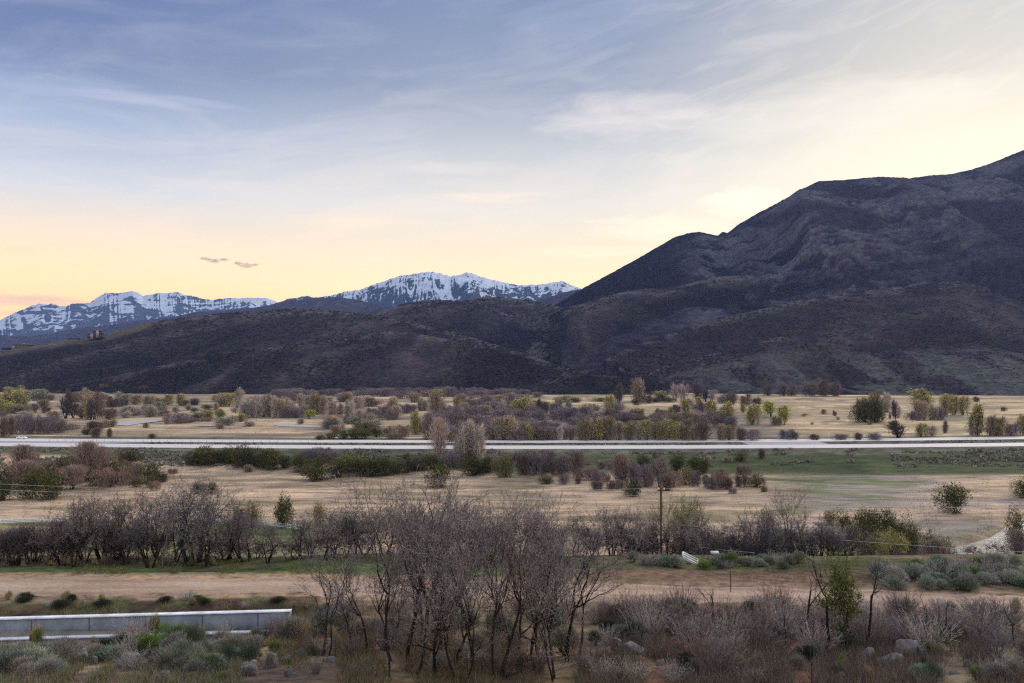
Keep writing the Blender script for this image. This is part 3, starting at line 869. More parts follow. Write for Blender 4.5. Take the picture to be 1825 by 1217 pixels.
def col_snow(X, Y, Z, sp, v, px):
    rib = ribs(px, v, 91)
    b = v * 58.0
    st = ridged(b / 9.0 + px * 0.012 + 1.3 * fbm(px / 48.0, b / 30.0, 3, 96), px / 70.0, 2, 98)
    s = (v - 0.66) * 1.2 + (0.60 - rib) * 1.9 - sstep(0.72, 0.92, st) * 0.75 * sstep(0.30, 0.6, v)
    return np.stack([s, v, v], -1)


def col_snow2(X, Y, Z, sp, v, px):
    rib = ribs(px, v, 131, 62.0, 21.0) * .65 + .35 * ribs(px, v, 171, 62.0, 9.0)
    s = (v - 0.76) * 1.3 + (0.58 - rib) * 1.7 + 0.22 * np.exp(-((px - 835) / 30.0) ** 2) + 0.14 * np.exp(-((px - 760) / 50.0) ** 2) + 0.2 * sstep(935, 985, px) - 0.4 * sstep(650, 560, px)
    return np.stack([s, v, v], -1)


def col_blue(X, Y, Z, sp, v, px):
    n = fbm(X / 900, Y / 900, 4, 81)
    return mixc([0.035, 0.03, 0.036], [0.065, 0.05, 0.05], n)


hill('snowy_mountain', [(-500, 640, 13000), (-250, 600, 13000), (-120, 585, 13000), (0, 570, 13000), (30, 556, 13000), (55, 545, 13000), (70, 541, 13000), (85, 543, 13000), (92, 541, 13000), (108, 545, 13000), (118, 546, 13000), (128, 541, 13000), (160, 540, 13000), (172, 531, 13000), (188, 522, 13000), (212, 523, 13000), (225, 520, 13000), (236, 518, 13000), (246, 521, 13000), (255, 527, 13000), (270, 524, 13000), (280, 522, 13000), (300, 522, 13000), (316, 520, 13000), (327, 525, 13000), (345, 528, 13000), (358, 532, 13000), (380, 535, 13000), (402, 531, 13000), (425, 532, 13000), (450, 530, 13000), (475, 531, 13000), (492, 537, 13000), (510, 546, 13000), (560, 560, 13000), (640, 590, 13000), (750, 630, 13000)],
     [(-500, 9500), (750, 9500)], snow_material('snow_and_strata', 0.010, 0.019, (0.045, 0.05, 0.07), 3.02, 2.3), col_snow, 900, 120, 0.25, (0.30, 1100, 3600), (0.10, 500), 1.2, 41, 11.0, shear=0.2, ysc=0.69, sm_n=3)
hill('mountain', [(-300, 606, 8200), (-100, 600, 8200), (0, 597, 8200), (50, 599, 8200), (90, 594, 8200), (140, 584, 8200), (180, 581, 8200), (240, 572, 8200), (300, 566, 8200), (350, 556, 8000), (420, 552, 8000), (470, 546, 7800), (500, 540, 7800), (540, 533, 7700), (600, 529, 7600), (640, 534, 7500), (670, 543, 7300), (720, 560, 7000), (800, 590, 6500)],
     [(-300, 5000), (800, 4800)], SCRUB3, col_blue, 300, 60, 0.3, (0.10, 600, 1800), (0.04, 300), 1.2, 45, 6.0, ysc=0.72)
hill('snowy_mountain', [(380, 575, 9500), (440, 553, 9500), (480, 544, 9500), (510, 534, 9500), (530, 530, 9500), (545, 528, 9500), (560, 530, 9500), (590, 527, 9500), (615, 520, 9500), (640, 517, 9500), (662, 508, 9500), (690, 499, 9500), (715, 491, 9500), (740, 488, 9500), (765, 484, 9500), (785, 487, 9500), (803, 492, 9500), (822, 489, 9500), (833, 485, 9500), (845, 488, 9500), (858, 493, 9500), (880, 499, 9500), (900, 503, 9500), (925, 508, 9500), (950, 507, 9500), (975, 505, 9500), (1003, 500, 9500), (1018, 507, 9500), (1034, 513, 9500), (1080, 535, 9500), (1180, 570, 9500)],
     [(380, 6000), (1180, 6000)], snow_material('snow_and_forest', 0.0122, 0.008, (0.025, 0.035, 0.05), 2.06, 0.5), col_snow2, 800, 120, 0.25, (0.36, 800, 2600), (0.08, 350), 1.1, 51, 13.0, shear=0.25, ysc=0.74, sm_n=3)
hill('mountain', [(590, 566, 6300), (640, 556, 6300), (690, 547, 6300), (740, 541, 6400), (800, 536, 6500), (850, 533, 6500), (900, 535, 6500), (950, 537, 6500), (985, 527, 6400), (1015, 518, 6400), (1035, 515, 6400), (1070, 525, 6400), (1150, 545, 6400), (1250, 580, 6400)],
     [(590, 4300), (1250, 4300)], SCRUB3, col_blue, 240, 60, 0.3, (0.10, 500, 1500), (0.04, 250), 1.2, 57, 6.0, ysc=0.75)

# ================================================================== air
if HAZE > 0:
    hb = MB(); hb.box((0, 4650, 447), (24000, 11700, 906), col=(1, 1, 1))
    hm = bpy.data.materials.new('pale_air'); hm.use_nodes = True
    nt = hm.node_tree; nt.nodes.remove(nt.nodes['Principled BSDF'])
    pv = nt.nodes.new('ShaderNodeVolumePrincipled'); pv.inputs['Density'].default_value = HAZE
    pv.inputs['Color'].default_value = (*HAZE_COL, 1); pv.inputs['Anisotropy'].default_value = 0.0
    nt.links.new(pv.outputs[0], nt.nodes['Material Output'].inputs['Volume'])
    tag(hb.build('haze', hm), kind='stuff')
# ================================================================== plant generators
M_BARK = attr_mat('rough_bark', 0.45, 6.0, 0.95, 0.05, 0.7, 0.03, 14.0)
M_TWIG = attr_mat('twigs', 0.35, 2.0, 0.95, 0.05, hue=0.14)
M_LEAF = attr_mat('leaves', 0.35, 1.2, 0.85, 0.1, hue=0.16)
M_FAR = attr_mat('distant_crowns', 0.3, 0.5, 0.95, 0.05, hue=0.12)


def vec_rand(rs):
    while True:
        v = Vector((rs.uniform(-1, 1), rs.uniform(-1, 1), rs.uniform(-1, 1)))
        if 0.05 < v.length < 1:
            return v.normalized()


def vary(col, n, amt, rg):
    c = np.asarray(col, float)[None] * (1 + amt * rg.normal(size=(n, 1))) * (1 + amt * 0.35 * rg.normal(size=(n, 3)))
    return np.clip(c, 0.004, 0.9)


def bare_tree(seed, h=6.0, stems=1, levels=5, lean=(0, 0), trunk_r=0.11, kink=0.30, up=0.10, spread=0.75, twig_r=0.0065, bark=(0.06, 0.047, 0.04), twig=(0.22, 0.18, 0.18),
              first=0.42, ratio=0.66, side=0.8, leaf=None, broken=False, split=2, k0=7, low=0.45, fuzz=False):
    """crooked tree: returns (trunk MB, crown MB)"""
    rs = random.Random(seed); rg = np.random.default_rng(seed)
    tr, cr = MB(), MB()
    S0, S1, A0, A1, SC_ = [], [], [], [], []
    tips = []

    def grow(p, d, L, r, lev):
        n = max(3, int(round(L / (0.28 if lev < 2 else 0.16))))
        n = min(n, 9 if lev < 2 else 4)
        P = [p.copy()]; R = [r]
        kk = kink * (0.6 if lev == 0 else 1.0)
        for i in range(n):
            d = (d + vec_rand(rs) * kk + Vector((0, 0, up * (1 if lev < 3 else 0.4)))).normalized()
            p = p + d * (L / n)
            P.append(p.copy()); R.append(r * (1 - 0.42 * (i + 1) / n))
            if lev >= 1 and lev < levels and i < n - 1 and rs.random() < side:
                child(p, d, L * rs.uniform(0.35, 0.7), R[-1] * 0.6, lev + 1, 0.9)
            if lev == 0 and i > n * low and rs.random() < side * 0.6:
                child(p, d, L * rs.uniform(0.4, 0.8), R[-1] * 0.65, 1, 0.9)
            if lev == 0 and fuzz and rs.random() < 0.25:
                child(p, d, L * rs.uniform(0.2, 0.45), R[-1] * 0.22, max(2, levels - 2), 1.25)
        if lev <= 1:
            tr.poly_tube([tuple(q) for q in P], R, k0 if lev == 0 else 5, vary(bark, 1, 0.12, rg)[0])
        else:
            for i in range(n):
                S0.append(tuple(P[i])); S1.append(tuple(P[i + 1])); A0.append(max(R[i], twig_r)); A1.append(max(R[i + 1], twig_r * 0.7))
                t = min(1.0, max(0.0, (lev - 1.5) / (levels - 1.8)))
                SC_.append(tuple(b * (1 - t) + w * t for b, w in zip(bark, twig)))
        if lev < levels:
            if broken and lev == 0:
                for _ in range(3):
                    child(p, d, L * 0.22, R[-1] * 0.4, 2, 1.1)
                return
            for _ in range(split + (1 if rs.random() < 0.35 else 0)):
                child(p, d, L * ratio * rs.uniform(0.75, 1.2), R[-1] * 0.85, lev + 1, spread)
        else:
            tips.append(tuple(p))

    def child(p, d, L, r, lev, sp):
        if L < 0.06:
            return
        q = d.cross(vec_rand(rs))
        if q.length < 1e-3:
            return
        q.normalize()
        a = rs.uniform(0.45, 1.15) * sp
        grow(p, (d * math.cos(a) + q * math.sin(a)).normalized(), L, r, lev)

    for s in range(stems):
        a = rs.uniform(0, 6.28) if stems > 1 else 0
        o = Vector((math.cos(a), math.sin(a), 0)) * (0.10 * h * 0.4 * (stems > 1))
        d = Vector((lean[0], lean[1], 1)) + Vector((math.cos(a), math.sin(a), 0)) * (0.42 * (stems > 1)) * rs.uniform(0.5, 1.1)
        grow(o + Vector((0, 0, -0.15)), d.normalized(), h * first * rs.uniform(0.85, 1.1), trunk_r * rs.uniform(0.7, 1.0), 0)
    # normalise to height h, twigs keep their own thickness
    mz = max([v[:, 2].max() for v in tr.V] + ([max(q[2] for q in S1)] if S1 else []))
    f = h / mz
    tr.V = [v * f for v in tr.V]
    S0 = [tuple(c * f for c in q) for q in S0]; S1 = [tuple(c * f for c in q) for q in S1]; tips = [tuple(c * f for c in q) for q in tips]
    A0 = [max(a * f if a > 2 * twig_r else a, twig_r) for a in A0]; A1 = [max(a * f if a > 2 * twig_r else a, twig_r * .7) for a in A1]
    if S0:
        S0_, S1_ = X_(S0), X_(S1)
        cc = X_(SC_) * (1 + 0.42 * rg.normal(size=(len(S0), 1)))
        cr.segs(S0_, S1_, A0, A1, 3, np.clip(cc, 0.01, 0.8))
    if leaf is not None:
        lc, ls, per, spr = leaf
        tp = np.repeat(X_(tips), per, 0); tp = tp + rg.normal(size=tp.shape) * spr
        cr.leaves(tp, ls * rg.uniform(0.6, 1.3, len(tp)), vary(lc, len(tp), 0.25, rg))
    return tr, cr


def crown_pts(rg, lobes, n, shell=0.55):
    """points through the volume of a set of ellipsoid lobes (cx,cy,cz,rx,ry,rz)"""
    lob = X_(lobes); w = lob[:, 3] * lob[:, 4] * lob[:, 5]; w = w ** 0.7
    i = rg.choice(len(lob), n, p=w / w.sum())
    d = rg.normal(size=(n, 3)); d /= np.linalg.norm(d, axis=1)[:, None]
    r = (shell + (1 - shell) * rg.random(n) ** 0.6)
    r *= 1 + 0.16 * rg.normal(size=n)
    return lob[i, :3] + d * lob[i, 3:] * r[:, None], i


def leafy_bush(seed, col, n=1500, leaf=0.05, lobes=7, tall=1.0, stems=(0.05, 0.04, 0.03), lay=0.35):
    """rounded leafy bush of unit height and about unit width"""
    rg = np.random.default_rng(seed); mb = MB()
    lb = []
    for k in range(lobes):
        a = rg.uniform(0, 6.28); r = rg.uniform(0.0, 0.30)
        s = rg.uniform(0.16, 0.28)
        lb.append((math.cos(a) * r, math.sin(a) * r, rg.uniform(0.16, 0.66) * (1 - 0.5 * r), s * 1.15, s * 1.15, s * rg.uniform(1.0, 1.5) * tall))
    P, i = crown_pts(rg, lb, n)
    P[:, 2] = np.clip(P[:, 2], 0.0, None); P[:, 2] *= 1 / np.percentile(P[:, 2], 99.5)
    tone = rg.normal(size=lobes) * 0.22
    clump = fbm(P[:, 0] * 9 + seed, P[:, 2] * 9 + P[:, 1] * 5, 3, seed) - 0.5
    c = vary(col, n, 0.18, rg) * np.clip(1 + tone[i] + clump * 1.5, 0.25, 2.2)[:, None]
    mb.leaves(P, leaf * rg.uniform(0.6, 1.4, n), c)
    # sprays standing out of the outline
    m = n // 5
    Q = P[rg.choice(n, m)]; D = Q - X_([0, 0, 0.25]); D[:, 2] = np.abs(D[:, 2]) + 0.15
    mb.blades(Q, D, leaf * rg.uniform(1.4, 3.0, m), leaf * 0.45, vary(col, m, 0.25, rg) * 1.1)
    st = MB()
    b0 = rg.normal(size=(9, 3)) * X_([0.06, 0.06, 0]); b1 = P[rg.choice(n, 9)] * X_([1, 1, 0.8])
    st.segs(b0, b1, 0.012, 0.005, 4, stems)
    return st, mb


def twig_crown(seed, col, leafcol=None, n=900, wid=0.42, base=0.12, nleaf=700, leaf=0.03, up=1.3, tr=0.0045, trunk=(0.05, 0.04, 0.035), ntr=3, vase=0.55, dens_top=0.7, trunk_r=0.017, twig_len=0.19, rnd=0.0, round_=False):
    n = int(n * 1.3); tr = tr * 0.78; col = tuple(c * 1.3 for c in col)
    leafcol = None if leafcol is None else tuple(c * 1.12 for c in leafcol)
    """airy upright tree / tall shrub of unit height: stems + many fine upward twigs (+ small spring leaves)"""
    rg = np.random.default_rng(seed); t_, c_ = MB(), MB()
    stems = []
    for k in range(ntr):
        a = rg.uniform(0, 6.28); r = rg.uniform(0.1, 1.0) * wid * vase
        e = X_([math.cos(a) * r, math.sin(a) * r, rg.uniform(0.72, 0.95)])
        b = X_([math.cos(a) * r * 0.25, math.sin(a) * r * 0.25, -0.02])
        m = (b + e) / 2 + rg.normal(size=3) * 0.03
        P = np.stack([b, b * .6 + m * .4, m, m * .5 + e * .5 + rg.normal(size=3) * 0.02, e])
        t_.poly_tube(P, X_([1, .85, .65, .4, .15]) * trunk_r * rg.uniform(0.7, 1.2), 5, vary(trunk, 1, 0.15, rg)[0]); stems.append(P)
    # limbs
    L0, L1 = [], []
    for k in range(ntr * 7):
        P = stems[k % ntr]; s = rg.uniform(0.25, 0.95); j = min(3, int(s * 4)); q = P[j] + (P[j + 1] - P[j]) * (s * 4 - j)
        a = rg.uniform(0, 6.28); ln = rg.uniform(0.12, 0.30) * (1.15 - s * 0.6)
        L0.append(q); L1.append(q + X_([math.cos(a) * ln * 0.85, math.sin(a) * ln * 0.85, ln * rg.uniform(0.35, 1.0)]))
    L0, L1 = X_(L0), X_(L1)
    t_.segs(L0, L1, trunk_r * 0.42, trunk_r * 0.16, 4, trunk)
    # twigs in several uneven plumes, going up and out
    npl = max(4, ntr + 2)
    pa = rg.uniform(0, 6.28, npl); pr_ = wid * vase * rg.uniform(0.15, 1.05, npl); px_, py_ = np.cos(pa) * pr_, np.sin(pa) * pr_
    ph = rg.uniform(0.6, 1.0, npl); ph[:2] = (1.0, 0.93); pw = wid * rg.uniform(0.40, 0.66, npl)
    if round_:
        px_ *= 0.5; py_ *= 0.5; ph = 0.85 + 0.15 * ph; pw = wid * rg.uniform(0.6, 0.85, npl)
    pz = np.full(npl, base) if base < 0.06 else base + rg.uniform(0, 0.18, npl)
    i = rg.choice(npl, n, p=(pw * ph) / (pw * ph).sum())
    q = rg.random(n) ** dens_top
    zt = pz[i] + (ph[i] - pz[i]) * q
    pr = np.interp(q, [0, .12, .4, .7, .9, 1.05], [.5, .85, 1.0, .97, .72, .3])
    rad = pw[i] * pr * np.minimum(np.abs(rg.normal(size=n)) * 0.52 + 0.06, 1.35)
    an = rg.uniform(0, 6.28, n)
    E = np.stack([px_[i] + np.cos(an) * rad, py_[i] + np.sin(an) * rad, zt], 1)
    D = np.stack([np.cos(an) * rad / pw[i] * 0.35 + px_[i] * 0.35, np.sin(an) * rad / pw[i] * 0.35 + py_[i] * 0.35, np.full(n, 0.35 * up)], 1) + rg.normal(size=(n, 3)) * 0.13
    D /= np.linalg.norm(D, axis=1)[:, None]
    ln = twig_len * rg.uniform(0.4, 1.2, n)[:, None]
    E = E - D * ln * 0.5
    T = E + D * ln
    tone = rg.normal(size=npl) * 0.13
    c_.segs(E, T, tr, tr * 0.45, 3, np.clip(vary(col, n, 0.24, rg) * (1 + tone[i])[:, None], .01, .9))
    if leafcol is not None:
        k = rg.choice(n, nleaf); Pp = T[k] + rg.normal(size=(nleaf, 3)) * 0.022
        c_.leaves(Pp, leaf * rg.uniform(0.5, 1.4, nleaf), vary(leafcol, nleaf, 0.25, rg))
    return t_, c_


def sage(seed, col, n=620, h=1.0, w=0.62, blade=0.30, bw=0.028, stalk=None, upright=0.5):
    n = int(n * 2.6); blade = blade * 0.62; bw = bw * 0.62
    """mound of thin upright leaves of unit height"""
    rg = np.random.default_rng(seed); mb = MB()
    a = rg.uniform(0, 6.28, n); r = np.sqrt(rg.random(n)) * w
    nl = 7
    la = rg.uniform(0, 6.28, nl); lr = rg.uniform(0.1, 0.5, nl) * w; lh = rg.uniform(0.5, 1.0, nl)
    lx, ly = np.cos(la) * lr, np.sin(la) * lr
    i = rg.choice(nl, n)
    x = lx[i] + rg.normal(size=n) * 0.16 * w * 1.3; y = ly[i] + rg.normal(size=n) * 0.16 * w * 1.3
    rr = np.sqrt(x * x + y * y) / w
    top = lh[i] * np.sqrt(np.clip(1.15 - rr ** 2, 0.05, 1))
    z = top * (0.25 + 0.6 * rg.random(n) ** 0.7)
    D = np.stack([x * 1.1, y * 1.1, np.full(n, upright) + 0.3 * rg.random(n)], 1) + rg.normal(size=(n, 3)) * 0.16
    tone = rg.normal(size=nl) * 0.15
    c = vary(col, n, 0.16, rg) * (1 + tone[i])[:, None]
    mb.blades(np.stack([x, y, z], 1), D, blade * rg.uniform(0.5, 1.2, n), bw, np.clip(c, 0.01, .9))
    m = 26
    b1 = np.stack([x[:m], y[:m], z[:m]], 1)
    mb.segs(b1 * X_([0.15, 0.15, 0]), b1, 0.012, 0.006, 3, (0.07, 0.055, 0.045))
    if stalk is not None:
        sc_, ns = stalk
        k = rg.choice(n, ns); B = np.stack([x[k], y[k], z[k]], 1)
        DD = np.stack([x[k] * .4, y[k] * .4, np.ones(ns)], 1) + rg.normal(size=(ns, 3)) * 0.12
        mb.blades(B, DD, rg.uniform(0.2, 0.45, ns), 0.022, vary(sc_, ns, 0.2, rg))
    return mb


def stem_shrub(seed, col, n=70, w=0.4, r=0.007, forks=3, tipcol=None):
    """many thin upright branching stems of unit height"""
    rg = np.random.default_rng(seed); mb = MB()
    P0, P1, A, Cc = [], [], [], []
    for k in range(n):
        a = rg.uniform(0, 6.28); rr = rg.random() ** 0.5
        p = X_([math.cos(a) * rr * w * 0.35, math.sin(a) * rr * w * 0.35, -0.02])
        d = X_([math.cos(a) * rr * w * 1.2, math.sin(a) * rr * w * 1.2, 1.0]) + rg.normal(size=3) * 0.13
        L = rg.uniform(0.55, 1.0); m = 4
        cc = X_(col) * (1 + 0.22 * rg.normal())
        for i in range(m):
            d = d + rg.normal(size=3) * 0.14; d /= np.linalg.norm(d)
            q = p + d * L / m
            t = i / (m - 1)
            ccc = cc if tipcol is None else cc * (1 - t) + X_(tipcol) * t
            P0.append(p); P1.append(q); A.append(r * (1 - 0.55 * i / m)); Cc.append(ccc)
            if i >= 1:
                for _ in range(forks - 1):
                    e = d + rg.normal(size=3) * 0.45; e[2] = abs(e[2]); e /= np.linalg.norm(e)
                    P0.append(q); P1.append(q + e * L * rg.uniform(0.08, 0.2)); A.append(r * 0.55); Cc.append(ccc * 1.08)
            p = q
    mb.segs(X_(P0), X_(P1), X_(A), X_(A) * 0.7, 3, np.clip(X_(Cc), 0.01, 0.9))
    return mb


def boulder(seed, col=(0.26, 0.22, 0.21), flat=0.7):
    import bmesh
    rg = np.random.default_rng(seed)
    bm = bmesh.new(); bmesh.ops.create_icosphere(bm, subdivisions=4, radius=0.5)
    V = X_([v.co[:] for v in bm.verts]); Fc = [[v.index for v in f.verts] for f in bm.faces]; bm.free()
    d = V / np.linalg.norm(V, axis=1)[:, None]
    r = np.full(len(V), 0.5)
    for k in range(11):                                   # broken planes
        nrm = rg.normal(size=3); nrm /= np.linalg.norm(nrm)
        off = rg.uniform(0.27, 0.44)
        dt = d @ nrm
        r = np.minimum(r, np.where(dt > 0.05, off / np.maximum(dt, 0.05), 9))
    P = d * r[:, None]
    nz = fbm(P[:, 0] * 7 + seed, P[:, 1] * 7 + P[:, 2] * 5, 4, seed) - 0.5
    P = P * (1 + 0.26 * nz)[:, None] * X_([1.0, 0.85, flat])
    P[:, 2] += 0.28 * flat
    ly = fbm(P[:, 0] * 4, P[:, 2] * 16 + P[:, 1] * 4, 4, seed + 2)
    c = vary(col, len(P), 0.03, rg) * (0.45 + 1.0 * ly)[:, None]
    c = mixc(c, [0.30, 0.30, 0.27], sstep(0.62, 0.7, fbm(P[:, 0] * 11, P[:, 1] * 11 + P[:, 2] * 9, 3, seed + 4)) * 0.6)
    return P, X_(Fc), c


M_ROCK = attr_mat('sandstone_boulder', 0.22, 9.0, 0.9, 0.15, 0.8, 0.04, 16.0)
# ================================================================== placing
_YS = np.concatenate([np.geomspace(8, 60, 700), np.geomspace(60.1, 3000, 1800)])


def hit(px, py):
    """ground point seen at photo pixel (px, py)"""
    X = (px - CX) / F * _YS; Z = gz(X, _YS)
    row = HY + F * (ZC - Z) / _YS
    k = np.nonzero(row <= py)[0]
    i = k[0] if len(k) else len(_YS) - 1
    return X[i], _YS[i], Z[i]


def on_ground(px, Y):
    X = (px - CX) / F * Y
    return X, Y, float(gz(X, Y))


ORD = ['first', 'second', 'third', 'fourth', 'fifth', 'sixth', 'seventh', 'eighth', 'ninth', 'tenth', 'eleventh', 'twelfth', 'thirteenth', 'fourteenth', 'fifteenth', 'sixteenth', 'seventeenth', 'eighteenth', 'nineteenth', 'twentieth']
TENS = ['', '', 'twenty', 'thirty', 'forty', 'fifty', 'sixty', 'seventy', 'eighty', 'ninety']


def ordw(i):
    if i < 20:
        return ORD[i]
    t, u = divmod(i + 1, 10)
    if u == 0:
        return {20: 'twentieth', 30: 'thirtieth', 40: 'fortieth', 50: 'fiftieth', 60: 'sixtieth', 70: 'seventieth', 80: 'eightieth', 90: 'ninetieth'}[i + 1]
    return TENS[t] + '-' + ORD[u - 1]


LABELQ = {}      # (desc, where) -> [(px, obj)]


def queue(o, px, desc, where):
    LABELQ.setdefault((desc, where), []).append((px, o))


def finish_labels():
    for (desc, where), L in LABELQ.items():
        L.sort(key=lambda t: t[0]); n = len(L)
        for i, (px, o) in enumerate(L):
            if n == 1:
                s = f'{desc} {where}'
            elif n == 2:
                s = f'{desc} {where}, the ' + ('left' if i == 0 else 'right') + ' of two'
            elif i == 0:
                s = f'{desc} {where}, leftmost'
            elif i == n - 1:
                s = f'{desc} {where}, rightmost'
            else:
                s = f'{desc} {where}, {ordw(i)} from left'
            o['label'] = s


PROTO = {}


def proto_parts(kind, name, parts):
    """parts: [(part name, mesh)] or a single mesh"""
    PROTO.setdefault(kind, []).append((name, parts))


def plant(kind, var, loc, h, w=None, rz=None, rs=random):
    """a new thing from a prototype: Empty + parts, or one mesh"""
    L = PROTO[kind]; name, parts = L[var % len(L)]
    w = h if w is None else w
    rz = rs.uniform(0, 6.28) if rz is None else rz
    if isinstance(parts, list):
        o = empty(name, loc, rz)
        for pn, me in parts:
            link(pn, me, o)
    else:
        o = link(name, parts); o.location = loc; o.rotation_euler = (0, 0, rz)
    o.scale = (w, w, h)
    return o


def tree_proto(kind, name, pair, m0=M_BARK, m1=M_TWIG, n0='trunk', n1='crown', unit=None):
    t, c = pair
    if unit:
        for mb in (t, c):
            mb.V = [v / unit for v in mb.V]
    proto_parts(kind, name, [(n0, t.mesh(n0, m0, True)), (n1, c.mesh(n1, m1))])


# ---------------------------------------------------------------- prototypes
for s in range(7):                                      # big crooked oaks by the camera (metres / 5.5)
    tree_proto('oak', 'bare_oak', bare_tree(100 + s, 5.5, 1 + (s % 3 == 0), 5, (random.uniform(-.3, .3), random.uniform(-.1, .1)), 0.078, 0.30, 0.15, 0.74, 0.0060, (0.040, 0.031, 0.027), (0.225, 0.20, 0.20), 0.46, 0.68, 0.50, low=0.3, fuzz=True), unit=5.5)
for s in range(6):                                      # oaks behind the dirt road, denser
    tree_proto('oak_far', 'bare_oak', bare_tree(200 + s, 5.0, 2 + s % 2, 5, (random.uniform(-.3, .3), 0), 0.11, 0.36, 0.08, 0.85, 0.010, (0.038, 0.03, 0.027), (0.235, 0.195, 0.195), 0.42, 0.66, 0.52, low=0.3, fuzz=True), unit=5.0)
for s in range(4):                                      # low dense oak brush
    tree_proto('thicket', 'oak_brush', bare_tree(300 + s, 2.6, 6, 4, (0, 0), 0.035, 0.34, 0.10, 0.85, 0.009, (0.04, 0.032, 0.03), (0.125, 0.10, 0.10), 0.42, 0.68, 0.8), unit=2.6, n0='stems')
for s in range(4):                                      # broken snags
    tree_proto('snag', 'dead_snag', bare_tree(400 + s, 3.2, 1, 3, (0.12 * (-1) ** s, 0), 0.10, 0.22, 0.16, 1.0, 0.008, (0.042, 0.033, 0.030), (0.19, 0.155, 0.15), 0.95, 0.42, 0.42, None, True), unit=3.2)
for s in range(2):
    tree_proto('grey_dead', 'dead_tree', bare_tree(450 + s, 5.0, 2, 3, (0.35, 0), 0.08, 0.22, 0.12, 0.8, 0.013, (0.27, 0.25, 0.24), (0.40, 0.37, 0.35), 0.6, 0.6, 0.5), unit=5.0)
for s in range(2):
    tree_proto('leafing', 'leafing_tree', bare_tree(480 + s, 4.0, 2, 5, (0, 0), 0.05, 0.2, 0.2, 0.7, 0.006, (0.05, 0.042, 0.035), (0.13, 0.12, 0.08), 0.4, 0.66, 0.7, ((0.17, 0.185, 0.04), 0.085, 2, 0.07)), unit=4.0, m1=M_LEAF)
for s in range(2):
    tree_proto('catkin', 'leafing_tree', bare_tree(490 + s, 5.0, 3, 5, (0, 0), 0.08, 0.28, 0.1, 0.8, 0.011, (0.05, 0.04, 0.035), (0.2, 0.18, 0.12), 0.4, 0.66, 0.7, ((0.42, 0.37, 0.13), 0.11, 2, 0.08)), unit=5.0, m1=M_LEAF)


def bushes(kind, name, col, count, seed0, **kw):
    for s in range(count):
        tree_proto(kind, name, leafy_bush(seed0 + s, col, **kw), M_BARK, M_LEAF, 'stems', 'foliage')


bushes('dark', 'green_bush', (0.080, 0.082, 0.022), 5, 500, n=3000, leaf=0.042, lobes=9)
bushes('olive', 'olive_bush', (0.155, 0.135, 0.045), 4, 520, n=2600, leaf=0.042, lobes=9)
bushes('brownbush', 'brown_bush', (0.15, 0.105, 0.08), 3, 540, n=2400, leaf=0.035, lobes=8)


def crowns(kind, name, count, seed0, col, leafcol=None, **kw):
    for s in range(count):
        tree_proto(kind, name, twig_crown(seed0 + s, col, leafcol, **kw), M_BARK, M_FAR)


crowns('yg', 'leafing_willow', 4, 600, (0.24, 0.21, 0.11), (0.40, 0.37, 0.13), n=900, nleaf=1300, leaf=0.045, wid=0.40, tr=0.006, base=0.055)
crowns('bright', 'leafing_willow', 2, 620, (0.26, 0.25, 0.08), (0.44, 0.45, 0.10), n=700, nleaf=1600, leaf=0.05, wid=0.42, tr=0.006)
crowns('pale', 'bare_cottonwood', 4, 640, (0.42, 0.36, 0.32), None, n=1300, wid=0.36, tr=0.006, trunk=(0.2, 0.17, 0.15), ntr=4, base=0.055)
crowns('tan', 'bare_cottonwood', 4, 660, (0.33, 0.26, 0.19), (0.34, 0.29, 0.15), n=1200, nleaf=500, leaf=0.035, wid=0.38, tr=0.006, base=0.055)
crowns('pink', 'bare_cottonwood', 3, 680, (0.36, 0.28, 0.26), None, n=1300, wid=0.44, tr=0.0055, rnd=-0.15, base=0.055, round_=True)
crowns('brown', 'bare_tree', 4, 700, (0.17, 0.125, 0.105), None, n=1300, wid=0.42, tr=0.006, base=0.055)
crowns('darkbare', 'bare_tree', 3, 720, (0.11, 0.09, 0.085), None, n=700, wid=0.30, tr=0.006, trunk=(0.035, 0.03, 0.028), trunk_r=0.022)
crowns('purple', 'willow_shrub', 5, 740, (0.19, 0.155, 0.165), None, n=1500, wid=0.60, base=0.02, tr=0.007, up=2.2, ntr=7, trunk_r=0.009, vase=0.8, rnd=-0.2)
crowns('redbrown', 'willow_shrub', 3, 760, (0.19, 0.135, 0.11), None, n=1300, wid=0.60, base=0.02, tr=0.007, up=2.0, ntr=7, trunk_r=0.009, vase=0.8)
crowns('roundbare', 'bare_tree', 4, 780, (0.235, 0.178, 0.155), None, n=1900, wid=0.50, base=0.08, tr=0.0055, ntr=4, rnd=-0.1, trunk_r=0.02, round_=True)
crowns('oliveup', 'leafing_willow', 4, 800, (0.20, 0.16, 0.11), (0.30, 0.28, 0.085), n=1400, nleaf=700, leaf=0.04, wid=0.48, base=0.02, tr=0.006, ntr=6, trunk_r=0.010, up=2.0)
crowns('greygreen', 'leafing_willow', 3, 820, (0.33, 0.31, 0.25), (0.36, 0.36, 0.22), n=1200, nleaf=800, leaf=0.035, wid=0.42, base=0.05, tr=0.006, ntr=5)
crowns('snaggrove', 'dead_cottonwood', 3, 840, (0.34, 0.29, 0.29), None, n=420, wid=0.40, tr=0.006, trunk=(0.22, 0.19, 0.185), ntr=5, trunk_r=0.018, up=1.6)


